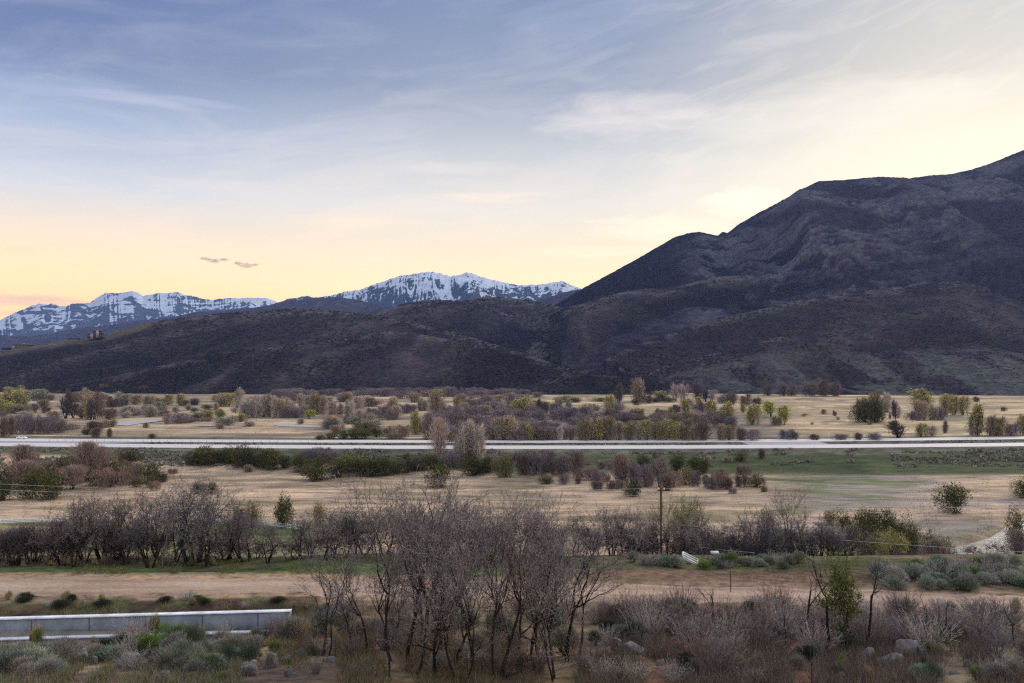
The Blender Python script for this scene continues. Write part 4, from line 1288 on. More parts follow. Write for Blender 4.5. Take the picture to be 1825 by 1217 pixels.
def conifer(seed):
    rg = np.random.default_rng(seed); t, c = MB(), MB()
    t.poly_tube([(0, 0, -0.03), (0, 0, 0.5), (0, 0, 0.98)], [0.03, 0.018, 0.004], 5, (0.05, 0.035, 0.03))
    n = 900; z = 0.08 + 0.92 * rg.random(n) ** 1.3; a = rg.uniform(0, 6.28, n); r = (1.02 - z) * 0.3 * (0.3 + 0.7 * rg.random(n)) * (0.8 + 0.4 * vnoise(z * 14, a, seed))
    P = np.stack([np.cos(a) * r, np.sin(a) * r, z - r * 0.3], 1)
    c.leaves(P, 0.055, vary((0.035, 0.045, 0.028), n, 0.25, rg))
    return t, c


for s in range(2):
    tree_proto('conifer', 'juniper_tree', conifer(860 + s), M_BARK, M_FAR)

for s, col in enumerate([(0.22, 0.235, 0.18), (0.30, 0.285, 0.235), (0.17, 0.20, 0.14), (0.31, 0.275, 0.24), (0.26, 0.235, 0.17)]):
    proto_parts('sage', 'sagebrush', sage(900 + s, col, 900, bw=0.024).mesh('sagebrush', M_LEAF))
for s, col in enumerate([(0.31, 0.33, 0.25), (0.20, 0.26, 0.17), (0.36, 0.36, 0.30)]):
    proto_parts('sage_round', 'sagebrush', sage(910 + s, col, 1100, w=0.72, blade=0.22, bw=0.035).mesh('sagebrush', M_LEAF))
for s in range(2):
    proto_parts('rabbit', 'rabbitbrush', sage(920 + s, (0.20, 0.21, 0.09), 700, stalk=((0.52, 0.38, 0.14), 260), w=0.45, upright=1.0).mesh('rabbitbrush', M_LEAF))
for s in range(3):
    proto_parts('greenshrub', 'green_shrub', sage(930 + s, (0.155, 0.20, 0.06), 900, w=0.6, upright=0.8, blade=0.28).mesh('green_shrub', M_LEAF))
for s in range(2):
    proto_parts('darkshrub', 'dark_green_shrub', sage(940 + s, (0.055, 0.07, 0.045), 1000, w=0.7, upright=0.8, blade=0.26).mesh('dark_green_shrub', M_LEAF))
for s in range(2):
    proto_parts('palestem', 'pale_dead_shrub', stem_shrub(950 + s, (0.36, 0.32, 0.29), 90, 0.5, 0.008).mesh('pale_dead_shrub', M_TWIG))
for s in range(4):
    proto_parts('redstem', 'red_twig_shrub', stem_shrub(960 + s, (0.12, 0.085, 0.075), 80, 0.5, 0.0072, 3, (0.225, 0.155, 0.135)).mesh('red_twig_shrub', M_TWIG))
for s in range(3):
    proto_parts('greystem', 'bare_shrub', stem_shrub(970 + s, (0.13, 0.105, 0.10), 60, 0.5, 0.008, 3, (0.22, 0.18, 0.175)).mesh('bare_shrub', M_TWIG))
for s in range(2):
    proto_parts('tuft', 'dry_grass_tuft', sage(980 + s, (0.42, 0.33, 0.18), 420, w=0.4, upright=1.6, blade=0.5, bw=0.016).mesh('dry_grass_tuft', M_LEAF))
# ================================================================== the valley's trees and shrubs
DESC = {'yg': ('yellow-green spring willow', 'tree'), 'bright': ('bright lime-green willow', 'tree'), 'pale': ('pale grey bare cottonwood', 'tree'), 'tan': ('tan budding cottonwood', 'tree'),
        'pink': ('pinkish bare cottonwood', 'tree'), 'brown': ('brown bare tree', 'tree'), 'darkbare': ('dark bare tree', 'tree'), 'purple': ('purple-grey leafless willow shrub', 'shrub'), 'redbrown': ('red-brown leafless shrub', 'shrub'),
        'roundbare': ('round brown bare tree', 'tree'), 'oliveup': ('olive-tinged upright willow', 'tree'), 'greygreen': ('grey-green budding willow', 'tree'), 'snaggrove': ('grey dead cottonwood', 'tree'),
        'dark': ('dark green rounded bush', 'bush'), 'olive': ('olive-green rounded bush', 'bush'), 'brownbush': ('brown rounded bush', 'bush'), 'conifer': ('small dark juniper', 'tree')}
WID = {'dark': 0.95, 'olive': 0.95, 'brownbush': 0.95, 'conifer': 0.62, 'purple': 1.15, 'redbrown': 1.15, 'roundbare': 1.0, 'oliveup': 0.95, 'darkbare': 0.65, 'pale': 0.78, 'tan': 0.8, 'pink': 0.9, 'brown': 0.88, 'yg': 0.85, 'bright': 0.9, 'greygreen': 0.88, 'snaggrove': 0.85}


def zone(px, py):
    if py < 706.5:
        return 'at the foot of the dark hills'
    if py < 789:
        for lim, s in ((110, 'above the white car'), (260, 'by the river bend'), (450, 'on the flats under the snowy range'), (700, 'on the flats under the long hill'),
                       (900, 'behind the big pink roadside tree'), (1120, 'in the belt beyond the highway'), (1330, 'left of the paved crossover'), (1520, 'beyond the paved crossover')):
            if px < lim:
                return s
        return 'in the field under the mountain'
    for lim, s in ((300, 'in the thicket above the rail fence'), (520, 'under the highway bank'), (950, 'along the meadow ditch'), (1370, 'in the hollow behind the pole')):
        if px < lim:
            return s
    return 'in the meadow by the creek'


VAR = {}


def put(kind, px, py, h, w=None, Y=None, desc=None, where=None, low_=False):
    x, y, z = hit(px, py) if Y is None else on_ground(px, Y)
    g_ = 1.4 if (py > 835 and px < 300) else (1.22 if py > 789 else 1.1)
    fw = 1.35 if py < 789 else 1.08
    h *= g_ * (0.95 if py < 789 else 1); w = None if w is None else w * g_ * fw
    H = h * y / F
    ww = (h * WID[kind] if w is None else w) * y / F / WID[kind]
    VAR[kind] = VAR.get(kind, -1) + 1
    o = plant(kind, VAR[kind], (x, y, z - 0.02 * H), H, ww)
    d, c = DESC[kind]
    tag(o, cat=c, group=f'{d}s {where or zone(px, py)}')
    if desc is None:
        desc = ('low ' if low_ else '') + d
    queue(o, px, desc, where or zone(px, py))
    return o


FAR = '''
yg 8 736 34 42;yg 36 734 36 36;bright 22 737 18 20;brown 6 778 34 20;purple 28 774 34 34;purple 52 774 35 36;purple 83 772 30 34;purple 104 771 24 24;brown 16 776 30 18
darkbare 117 746 48 26;darkbare 131 745 26 18;brown 148 746 22 22;yg 155 748 30 12;brown 170 747 46 34;darkbare 163 748 34 14;brown 196 748 20 26;roundbare 62 735 15 16;dark 154 775 13 16;brown 171 780 18 20
brown 196 779 15 12;dark 270 781 8 12;yg 20 711 20 20;yg 35 710 22 16;greygreen 150 714 22 16;dark 138 713 9 16;brown 200 726 19 22;greygreen 165 714 16 18;tan 262 724 19 30;tan 257 737 12 44;yg 300 722 18 20
yg 322 723 20 22;olive 312 734 9 10;dark 346 735 9 14;dark 371 731 10 18;olive 370 750 15 16;tan 385 739 20 12;greygreen 392 724 18 26;yg 408 724 22 24;greygreen 424 727 34 20;pale 440 744 30 26;brownbush 420 736 11 14
brown 330 724 11 16;brown 220 724 13 26;brown 348 722 12 24;redbrown 290 740 9 40;redbrown 340 752 8 60;redbrown 430 750 10 30;redbrown 110 766 9 60;pale 455 744 34 24;pale 468 743 38 22;tan 481 743 38 20;pale 492 744 36 20;tan 503 744 34 20
pale 514 744 28 20;yg 512 744 22 10;pale 526 744 26 22;bright 551 746 15 18;greygreen 535 724 22 16;oliveup 566 739 38 26;tan 577 740 34 16;pink 590 747 30 26;brown 604 742 22 18;pale 620 744 30 20;pink 639 736 28 28;pale 640 750 20 18
brownbush 669 724 11 20;brown 660 744 16 20;purple 684 744 20 24;tan 702 746 36 30;pink 706 748 24 26;tan 772 742 42 28;yg 740 774 38 24;redbrown 713 779 22 32;pink 765 772 36 30;olive 760 784 14 12;redbrown 700 782 10 26
tan 752 732 22 16;olive 803 788 18 16;oliveup 873 784 18 12;tan 898 784 42 44;pale 915 784 30 24;dark 571 784 10 17;dark 590 782 11 22;dark 613 782 16 22;dark 632 782 18 30;dark 650 782 17 22;dark 671 779 17 24;dark 690 778 15 20
yg 905 720 12 18;yg 885 727 16 14;yg 920 740 26 16;pale 893 738 26 18;tan 868 735 18 16;purple 810 742 20 26;purple 830 744 20 26
darkbare 963 741 30 14;darkbare 975 740 22 10;yg 932 740 28 30;yg 985 740 20 12;greygreen 1012 733 20 14;pale 1052 741 20 16;yg 1088 744 38 18;yg 945 785 30 22;oliveup 985 785 18 10;pale 998 785 24 14;oliveup 1018 785 22 10;oliveup 1038 785 34 22;tan 1052 785 40 22
yg 1068 785 38 20;oliveup 1085 785 42 22;tan 1102 785 34 20;oliveup 1122 785 32 22;greygreen 1140 785 30 18;yg 1152 785 34 24;oliveup 1170 785 33 20;yg 1187 785 35 24;yg 1203 785 32 20;oliveup 1220 785 30 24;tan 1236 785 28 18;brown 1258 785 38 46;tan 1284 785 28 22;oliveup 1300 785 26 20;brown 1318 785 22 22;purple 1340 785 20 24;brown 958 785 24 26
oliveup 965 785 20 16;purple 925 785 22 30;purple 975 782 22 26
dark 1005 717 12 26;dark 1026 717 9 18;olive 1070 715 7 40;darkbare 1103 721 36 20;tan 1140 716 40 26;dark 1131 722 11 16;brown 1153 719 16 22;dark 1168 717 9 18;dark 1190 717 9 24;snaggrove 1203 716 32 22;snaggrove 1218 716 32 24;darkbare 1245 716 34 20;snaggrove 1270 716 22 22;darkbare 1258 716 22 16;olive 1220 722 10 10
dark 1136 746 10 14;dark 1163 747 8 12;darkbare 1172 738 10 8;yg 1195 746 20 18;yg 1222 744 30 18;yg 1246 728 20 12;yg 1270 745 30 24;yg 1298 762 42 26;oliveup 1280 762 26 20;yg 1324 735 14 12;yg 1341 757 34 28;bright 1373 743 26 26;bright 1398 757 32 22;oliveup 1383 758 16 18;brown 1208 736 14 22;brown 1305 722 22 24;brown 1330 724 22 18;brown 1348 723 14 18;darkbare 1291 714 12 14
brown 1370 705 20 20;brown 1395 705 20 20;brown 1412 706 18 16;brown 1442 706 24 24;brown 1464 706 28 26;brown 1488 706 24 24;olive 1468 738 9 9;brown 1487 741 9 8;brownbush 1493 748 6 6;brownbush 1447 757 5 6;brownbush 1432 742 5 8
dark 1536 753 38 32;oliveup 1541 752 42 30;dark 1560 753 44 28;oliveup 1562 751 50 28;brownbush 1550 757 7 10;pale 1580 734 34 20;darkbare 1596 750 36 12;pale 1600 745 28 14;darkbare 1586 749 14 4;yg 1643 725 30 44;tan 1637 749 34 30;purple 1630 749 16 24;greygreen 1660 748 26 22;purple 1672 748 22 24
yg 1684 740 34 24;yg 1700 740 33 26;yg 1716 740 32 20;yg 1686 724 20 14;dark 1788 733 8 9;yg 1742 776 52 34;pale 1732 776 34 16;oliveup 1775 777 34 30;tan 1765 777 36 20;purple 1802 777 22 22;yg 1822 775 34 22;darkbare 1601 780 30 34;yg 1641 778 22 22;brown 1684 772 22 12;purple 1399 783 18 22;darkbare 1418 784 14 14;brown 1452 784 10 20;purple 1500 784 10 24;brown 1530 784 12 20;purple 1560 784 12 26;pale 1660 777 18 22
yg 1690 712 10 12;brown 1740 716 9 14
'''
MIDT = '''
dark 8 872 34 44;dark 5 892 26 30;dark 60 888 40 40;dark 90 890 44 44;olive 76 842 15 24;roundbare 41 838 32 40;roundbare 40 872 36 50;dark 118 846 26 36;olive 28 846 14 24;roundbare 158 852 46 50;roundbare 175 848 36 36;olive 200 848 26 34;brown 222 834 26 26;dark 238 832 27 26
olive 218 850 18 22;redbrown 200 868 26 50;dark 268 860 24 34;dark 164 864 20 34;roundbare 130 872 30 44;redbrown 235 862 24 30;brown 100 866 24 30;olive 270 868 18 20;dark 352 880 20 24;dark 378 880 18 20
dark 348 827 22 32;dark 368 828 27 42;dark 388 825 20 26;dark 408 825 26 30;dark 428 832 34 36;dark 446 832 28 32;dark 470 834 28 36;dark 490 836 28 36;dark 508 834 20 24;dark 533 841 26 28;dark 566 856 34 46;dark 604 851 28 38
purple 548 822 18 34;purple 568 823 20 34;purple 590 824 18 36;olive 622 842 28 40;dark 640 848 26 34;dark 662 849 32 44;dark 684 848 28 34;olive 705 842 22 30;dark 730 840 24 38;dark 766 836 24 36;olive 752 838 20 24;purple 745 838 20 26;dark 788 868 34 44;purple 800 830 20 44;purple 824 832 22 36;dark 843 847 32 40;olive 898 850 34 36;dark 868 842 24 26;purple 880 838 22 30
brown 930 846 32 40;purple 955 846 34 44;brown 980 847 34 44;purple 1003 846 28 36;roundbare 1027 850 38 44;redbrown 1055 856 18 40;roundbare 1107 866 46 38;purple 1070 862 20 30;purple 1132 866 36 36;purple 1150 868 34 30;roundbare 1176 868 42 34;dark 1146 830 16 26;dark 1207 838 22 30;dark 1238 844 26 28;dark 1254 842 22 22;olive 1222 864 26 34;purple 1238 866 24 22;dark 1258 868 20 14;redbrown 1285 870 26 36;olive 1286 866 22 24;brown 1321 868 18 26;dark 1346 868 20 28
dark 1130 884 22 34;redbrown 1200 868 26 30;brown 1300 872 16 22;redbrown 1100 872 14 30;brown 1186 874 24 36;purple 1270 872 18 24;dark 1705 914 42 50;dark 1826 887 30 34
'''


def table(T):
    for tok in T.replace('\n', ';').split(';'):
        if not tok.strip():
            continue
        k, px, py, h, w = tok.split()
        put(k, float(px), float(py), float(h), float(w))


table(FAR); table(MIDT)
rp = random.Random(5)
# the belt of purple willow brush in the middle of the valley
for i in range(46):
    px = rp.uniform(775, 1080); py = rp.uniform(744, 784)
    put('purple', px, py, rp.uniform(18, 27), rp.uniform(28, 44), where='in the ' + ('far' if py < 764 else 'near') + ' belt beyond the highway')
for i in range(30):
    px = 490 + i * 16 + rp.uniform(-6, 6); py = rp.uniform(704, 711)
    put('purple', px, py, rp.uniform(10, 17), rp.uniform(18, 32), where='in the strip under the long hill')
for i in range(22):
    px = rp.uniform(720, 960); py = rp.uniform(716, 742)
    put('purple' if i % 3 else 'tan', px, py, rp.uniform(12, 22), rp.uniform(18, 32), where='in the strip under the long hill')
for i in range(26):
    px = rp.uniform(1080, 1330); py = rp.uniform(748, 782)
    put(('purple', 'brown', 'oliveup')[i % 3], px, py, rp.uniform(14, 24), rp.uniform(22, 36), where='in the brush behind the roadside row')
for i in range(240):                                    # feathery low growth over the flats
    px = rp.uniform(0, 1330); py = 712 + 66 * rp.random() ** 1.2
    if vnoise(px / 60.0, py / 9.0, 123) < 0.42:
        continue
    h = rp.uniform(9, 19)
    put(rp.choice(['purple', 'tan', 'greygreen', 'brown', 'oliveup', 'pale', 'yg', 'redbrown', 'tan', 'greygreen']), px, py, h, h * rp.uniform(1.3, 2.4), low_=True)
for i in range(70):
    px = rp.uniform(0, 1380); py = rp.uniform(816, 880)
    if 300 < px < 900 and py > 850:
        continue
    h = rp.uniform(8, 16)
    put(rp.choice(['redbrown', 'tan', 'brown', 'olive', 'purple']), px, py, h, h * rp.uniform(1.2, 2.2), low_=True)
# trees along the foot of the hills
for i in range(46):
    px = rp.uniform(150, 1090); py = rp.uniform(694, 700)
    put(('brown', 'brownbush', 'darkbare', 'purple', 'yg')[rp.choice([0, 0, 1, 2, 3, 3, 4])], px, py, rp.uniform(11, 20), rp.uniform(16, 28))
# big trees standing on the near side of the highway
t = put('pink', 783, 822, 62, 40, desc='big pinkish bare tree with forked dark trunk', where='in front of the highway')
for px, h in ((818, 58), (838, 62), (855, 56)):
    put('pale', px, 826, h, 34, desc='tall whitish bare cottonwood', where='in front of the highway')
put('dark', 836, 830, 22, 20, desc='dark bush under whitish cottonwoods', where='in front of the highway')
# junipers on the slopes
for px, py, h in ((803, 592, 9), (1178, 634, 7), (1140, 636, 8), (1150, 637, 9), (1158, 636, 7), (1166, 637, 8), (1128, 634, 7), (1120, 636, 8), (1012, 656, 8), (1018, 662, 8), (1120, 661, 10), (1512, 646, 8), (1264, 621, 8), (1274, 622, 7), (1663, 509, 5), (1668, 509, 6), (1727, 522, 5), (1513, 598, 5), (690, 592, 6), (745, 630, 7), (610, 650, 7), (1215, 640, 8), (1190, 640, 9), (1090, 640, 7)):
    best = None
    for Xh, Yh, Zh, pxs in HILLS:                      # first hillside met by the sight line
        j = int(np.argmin(np.abs(pxs - px)))
        if abs(pxs[j] - px) > 6:
            continue
        row = HY + F * (ZC - Zh[j]) / Yh[j]
        k = np.nonzero(row <= py)[0]
        if len(k) and (best is None or Yh[j][k[0]] < best[1]):
            best = (Xh[j][k[0]], Yh[j][k[0]], Zh[j][k[0]])
    if best is None or best[1] > 4000:
        continue
    x, y, z = best
    VAR['conifer'] = VAR.get('conifer', -1) + 1
    o = plant('conifer', VAR['conifer'], (x, y, z - 0.4), h * y / F, h * y / F * 1.3)
    tag(o, cat='tree', group='junipers on the dark hillsides'); queue(o, px, 'small dark juniper', 'on the dark hillside')

# ================================================================== oaks by the camera and behind the road
OAKC = [(628, 27.0, 985), (655, 25.5, 960), (694, 21.5, 905), (716, 24.5, 850), (741, 22.0, 842), (776, 21.5, 838), (800, 24.0, 850), (820, 21.0, 846), (846, 22.5, 840), (870, 25.0, 850), (884, 21.5, 848), (915, 24.0, 855), (944, 22.5, 862), (962, 25.5, 870), (990, 21.2, 850), (1008, 24, 868), (1030, 23.5, 905), (757, 27.5, 880), (830, 28, 880), (905, 28.5, 890), (700, 28.5, 905), (975, 28.0, 885)]
rq0 = random.Random(3)
for i, (px, Y, top) in enumerate(OAKC):
    top += rq0.uniform(-22, 40)
    x, y, z = on_ground(px, Y)
    H = (z - 0.05) - (ZC - (top - HY) * Y / F); H = abs(H)
    o = plant('oak', i, (x, y, z - 0.05), H, H * rq0.uniform(0.8, 1.0))
    tag(o, cat='tree', group='bare oaks in the clump by the camera'); queue(o, px, 'crooked bare oak', 'in the tall clump before the dirt road')
x, y, z = hit(578, 1168)
o = plant('oak', 3, (x, y, z), 196 * y / F, 205 * y / F, 2.2)
tag(o, 'lone low oak with dark forked trunk beside the end of the concrete wall', 'tree')

rq = random.Random(11)
band = []
for i in range(30):
    px = 6 + i * 20.5 + rq.uniform(-8, 8)
    top = np.interp(px, [0, 60, 110, 215, 330, 400, 450, 520, 640], [925, 935, 890, 858, 858, 872, 885, 885, 880]) + rq.uniform(-4, 26)
    band.append((px, rq.uniform(45.2, 49.5), top + rq.choice([-14, -6, 0, 0, 12, 34, 60])))
for i in range(22):
    px = 630 + i * 19 + rq.uniform(-7, 7)
    band.append((px, rq.uniform(47, 52), np.interp(px, [630, 760, 900, 1050], [890, 880, 890, 905]) + rq.uniform(0, 30)))
for i, (px, Y, top) in enumerate(band):
    if 385 < px < 570:
        if i % 6 == 0:
            continue
        top = max(top, 884) + 8
    x, y, z = on_ground(px, Y)
    H = max(1.5, z - (ZC - (top - HY) * Y / F) if False else (ZC - (top - HY) * Y / F) - z)
    o = plant('oak_far', i, (x, y, z - 0.05), H, H * rq.uniform(0.8, 1.0))
    tag(o, cat='tree', group='bare oaks in the row behind the dirt road'); queue(o, px, 'dark bare oak', 'in the row behind the dirt road' if px < 620 else 'behind the road and tall clump')
for i in range(44):
    px = rq.uniform(-10, 1060) if i > 16 else rq.uniform(0, 540); Y = rq.uniform(45.0, 50)
    x, y, z = on_ground(px, Y)
    o = plant('thicket', i, (x, y, z - 0.1), rq.uniform(1.6, 2.6) * (.62 if 380 < px < 570 else 1), rq.uniform(2.0, 2.8))
    tag(o, cat='shrub', group='oak brush between the oaks behind the road'); queue(o, px, 'low dark oak brush', 'behind the road, ' + ('left of the silvery dead tree' if px < 292 else 'below the rail fence end' if px < 560 else 'behind the tall clump'))
OAKR = [('oak_far', 1108, 50, 905), ('oak_far', 1132, 49, 900), ('oak_far', 1168, 50, 905), ('oak_far', 1192, 51, 915), ('oak_far', 1215, 53, 900), ('oak_far', 1090, 51, 895), ('oak_far', 1250, 62, 905), ('oak_far', 1282, 64, 915), ('oak_far', 1320, 60, 920), ('oak_far', 1345, 56, 905), ('oak', 1396, 56, 862), ('oak_far', 1372, 58, 900), ('oak_far', 1432, 50, 905), ('oak_far', 1462, 52, 915), ('oak_far', 1490, 55, 930), ('oak_far', 1520, 57, 945), ('oak_far', 1302, 58, 940), ('oak_far', 1235, 56, 935), ('oak_far', 1640, 56, 975), ('oak_far', 1745, 55, 985), ('oak_far', 1790, 54, 975), ('oak_far', 1820, 54, 970), ('oak_far', 1765, 58, 972), ('oak_far', 1710, 58, 985)]
for i, (k, px, Y, top) in enumerate(OAKR):
    x, y, z = on_ground(px, Y); H = (ZC - (top - HY) * Y / F) - z
    if H < 1.2:
        H = 1.2
    o = plant(k, i, (x, y, z - 0.05), H, H * (0.9 if k == 'oak_far' else 0.75))
    tag(o, cat='tree', group='bare trees behind the sagebrush right of the pole')
    queue(o, px, 'tall crooked bare tree standing above the others' if k == 'oak' else 'bare brownish tree', 'behind the sagebrush by the road')
for i, (px, Y, top) in enumerate(tuple((1070 + 20 * j_ + rq.uniform(-8, 8), rq.uniform(51, 57), rq.uniform(925, 965)) for j_ in range(23)) + ((1150, 52, 960), (1205, 54, 955), (1265, 60, 940), (1300, 56, 965), (1338, 54, 960), (1440, 54, 960), (1475, 54, 965), (1505, 55, 975), (1540, 54, 975), (1690, 54, 985), (1728, 53, 988), (1775, 52, 985), (1812, 52, 988), (1235, 55, 965), (1360, 55, 965), (1410, 55, 970), (1600, 56, 970), (1630, 54, 980))):
    x, y, z = on_ground(px, Y); H = max(1.0, (ZC - (top - HY) * Y / F) - z)
    o = plant('thicket', i, (x, y, z - 0.1), H, H * 1.1)
    tag(o, cat='shrub', group='oak brush behind the roadside sagebrush'); queue(o, px, 'low brown oak brush', 'behind the roadside sagebrush')


def by_top(kind, px, Y, top, w=None, label=None, cat='tree', var=0, rz=None, group=None):
    x, y, z = on_ground(px, Y); H = max(0.5, (ZC - (top - HY) * Y / F) - z)
    o = plant(kind, var, (x, y, z - 0.03), H, (H if w is None else w * Y / F / WID.get(kind, 1)), rz)
    tag(o, label, cat, group)
    return o


by_top('catkin', 1205, 66, 876, 90, 'yellow-budding tree just behind the utility pole', var=0)
by_top('catkin', 1592, 58, 935, 80, 'pale yellow budding tree before the olive bushes at the creek', var=1)
by_top('catkin', 1560, 56, 948, 60, 'small yellowish budding tree right of the leaning grey trunk', var=0)
by_top('grey_dead', 1478, 54, 928, None, 'grey dead tree leaning over the sagebrush beside the road', var=0, rz=0.1)
by_top('grey_dead', 292, 46, 872, None, 'silvery dead tree leaning right in the oak row before the rail fence', var=1, rz=0.2)
by_top('grey_dead', 1376, 55, 912, None, 'grey weathered trunk beside the tall crooked bare tree', var=1, rz=2.6)
for k, px, Y, top, w, lab in (('olive', 1285, 57, 948, 40, 'yellowish olive bush under brown trees right of the pole'), ('dark', 1366, 200, 908, 44, 'dark green bush behind the tall crooked bare tree'), ('olive', 1395, 58, 968, 40, 'olive bush under the tall crooked bare tree'),
                             ('dark', 505, 212, 878, 46, 'green bush behind the oak row right of the rail fence'), ('dark', 425, 212, 895, 34, 'green bush right above the rail fence'), ('olive', 570, 212, 895, 30, 'olive bush beyond the right end of rail fence'), ('olive', 452, 212, 893, 34, 'olive bush between two green bushes above rail fence'), ('dark', 620, 205, 915, 40, 'dark bush deep between oaks left of tall clump')):
    by_top(k, px, Y, top, w, lab, 'bush')
for i, (px, Y, top, w, k) in enumerate(((1480, 215, 908, 40, 'olive'), (1505, 205, 908, 44, 'olive'), (1530, 200, 905, 46, 'olive'), (1556, 200, 906, 44, 'dark'), (1580, 195, 908, 44, 'dark'), (1606, 190, 915, 44, 'olive'), (1628, 182, 930, 36, 'olive'), (1655, 172, 945, 40, 'olive'), (1680, 165, 955, 36, 'olive'), (1700, 150, 970, 36, 'olive'), (1545, 180, 925, 50, 'dark'), (1590, 175, 930, 50, 'dark'), (1620, 165, 945, 40, 'dark'))):
    o = by_top(k, px, Y, top, w, None, 'bush', i, group=f'{k} bushes along the creek')
    queue(o, px, DESC[k][0], 'in the mass left of the creek')
by_top('roundbare', 1663, 60, 962, 66, 'low pinkish bare shrub at the foot of olive creek bushes', 'shrub')
by_top('olive', 1810, 190, 905, 40, 'olive bush on the near bank of the shining creek', 'bush')
by_top('roundbare', 1815, 175, 945, 50, 'small bare bush overhanging the shining creek', 'bush')

# snags and saplings in the red brush at the right
for i, (px, py, top, w, lab) in enumerate(((1436, 1135, 1020, .8, 'broken grey snag with ragged top left of the green sapling'), (1480, 1165, 985, .9, 'leaning dark snag just left of the green sapling'), (1545, 1155, 990, .8, 'stout dark snag close right of the green sapling'), (1400, 1150, 1088, .7, 'short charred snag standing in the red brush'), (1272, 1120, 1035, .9, 'forked charred oak in the middle of the red brush'), (1612, 1142, 1066, 1.1, 'slanting dark snag above the big rock group'), (1655, 1138, 1052, .8, 'slim upright snag behind the big rock group'), (1686, 1142, 1070, .6, 'thick grey snag with flared broken top'), (1730, 1156, 1110, .6, 'stubby reddish stump in the right brush'), (1808, 1152, 1075, 1.2, 'thin dark snag near the right edge of the brush'), (1446, 1217, 1150, .6, 'short dark snag below the grey snag in red brush'))):
    x, y, z = hit(px, py); H = (py - top) * y / F
    o = plant('snag', i, (x, y, z - 0.05), H * 1.1, H * w * 1.1); tag(o, lab, 'dead tree')
x, y, z = hit(1508, 1178)
o = plant('leafing', 0, (x, y, z - .05), 205 * y / F, 165 * y / F); tag(o, 'slender sapling with fresh green leaves among the dark snags', 'tree')
for px, py, h, lab in ((1500, 1195, 40, 'small leafy green shrub at the sapling base'), (1655, 1172, 40, 'yellow-green leafy shrub before the big rocks'), (1690, 1165, 36, 'dark yellow-green shrub behind the round boulder')):
    x, y, z = hit(px, py); o = plant('leafing', 1, (x, y, z - .05), h * y / F, h * 1.2 * y / F); tag(o, lab, 'shrub')

RK = [(145, 1182), (168, 1184), (238, 1186), (214, 1192), (447, 1203), (484, 1190), (517, 1206), (494, 1174), (1125, 1164), (1100, 1160), (1176, 1186), (1545, 1172), (1590, 1182), (1615, 1168), (1648, 1170), (1724, 1188), (1392, 1156)]


def blocked(px, py, hpx, wpx=50):
    return any(abs(px - a) < 20 + wpx * .42 and py > b - 4 and py - hpx < b - 4 for a, b in RK)


# red twig brush
for i in range(112):
    px = rq.uniform(1060, 1480) if i < 80 else rq.uniform(1480, 1830); py = rq.uniform(1078, 1212) if i < 84 else rq.uniform(1082, 1160)
    x, y, z = hit(px, py); h = rq.uniform(0.7, 1.45) * (0.8 if py > 1160 else 1)
    if i % 6:
        h = min(h, max(0.35, (py - 1060) * y / F))
    if blocked(px, py, h * F / y, h * F / y * .8):
        continue
    o = plant(rq.choice(['redstem', 'redstem', 'greystem', 'palestem'] if i < 80 else ['redstem', 'greystem', 'greystem', 'palestem']), i, (x, y, z - .03), h, h * rq.uniform(.8, 1.2))
    tag(o, cat='shrub', group='leafless red brush below the dirt road'); queue(o, px, 'red twiggy shrub' if o.name.startswith('red') else 'pale twiggy shrub' if o.name.startswith('pale') else 'grey twiggy shrub', ('near the road, ' if py < 1130 else 'low down, ') + ('left of the forked charred oak' if px < 1262 else 'left of the grey snag' if px < 1425 else 'around the green sapling' if px < 1560 else 'by the slanting snags'))
for i in range(40):
    px = rq.uniform(560, 1060); py = rq.uniform(1090, 1215)
    x, y, z = hit(px, py); h = rq.uniform(0.5, 1.1)
    o = plant(('greystem', 'redstem', 'sage')[i % 3], i, (x, y, z - .03), h, h * rq.uniform(.8, 1.2))
    tag(o, cat='shrub', group='low shrubs under the tall oak clump'); queue(o, px, ('grey twiggy shrub', 'reddish twiggy shrub', 'grey sagebrush')[i % 3], 'under the tall oak clump')

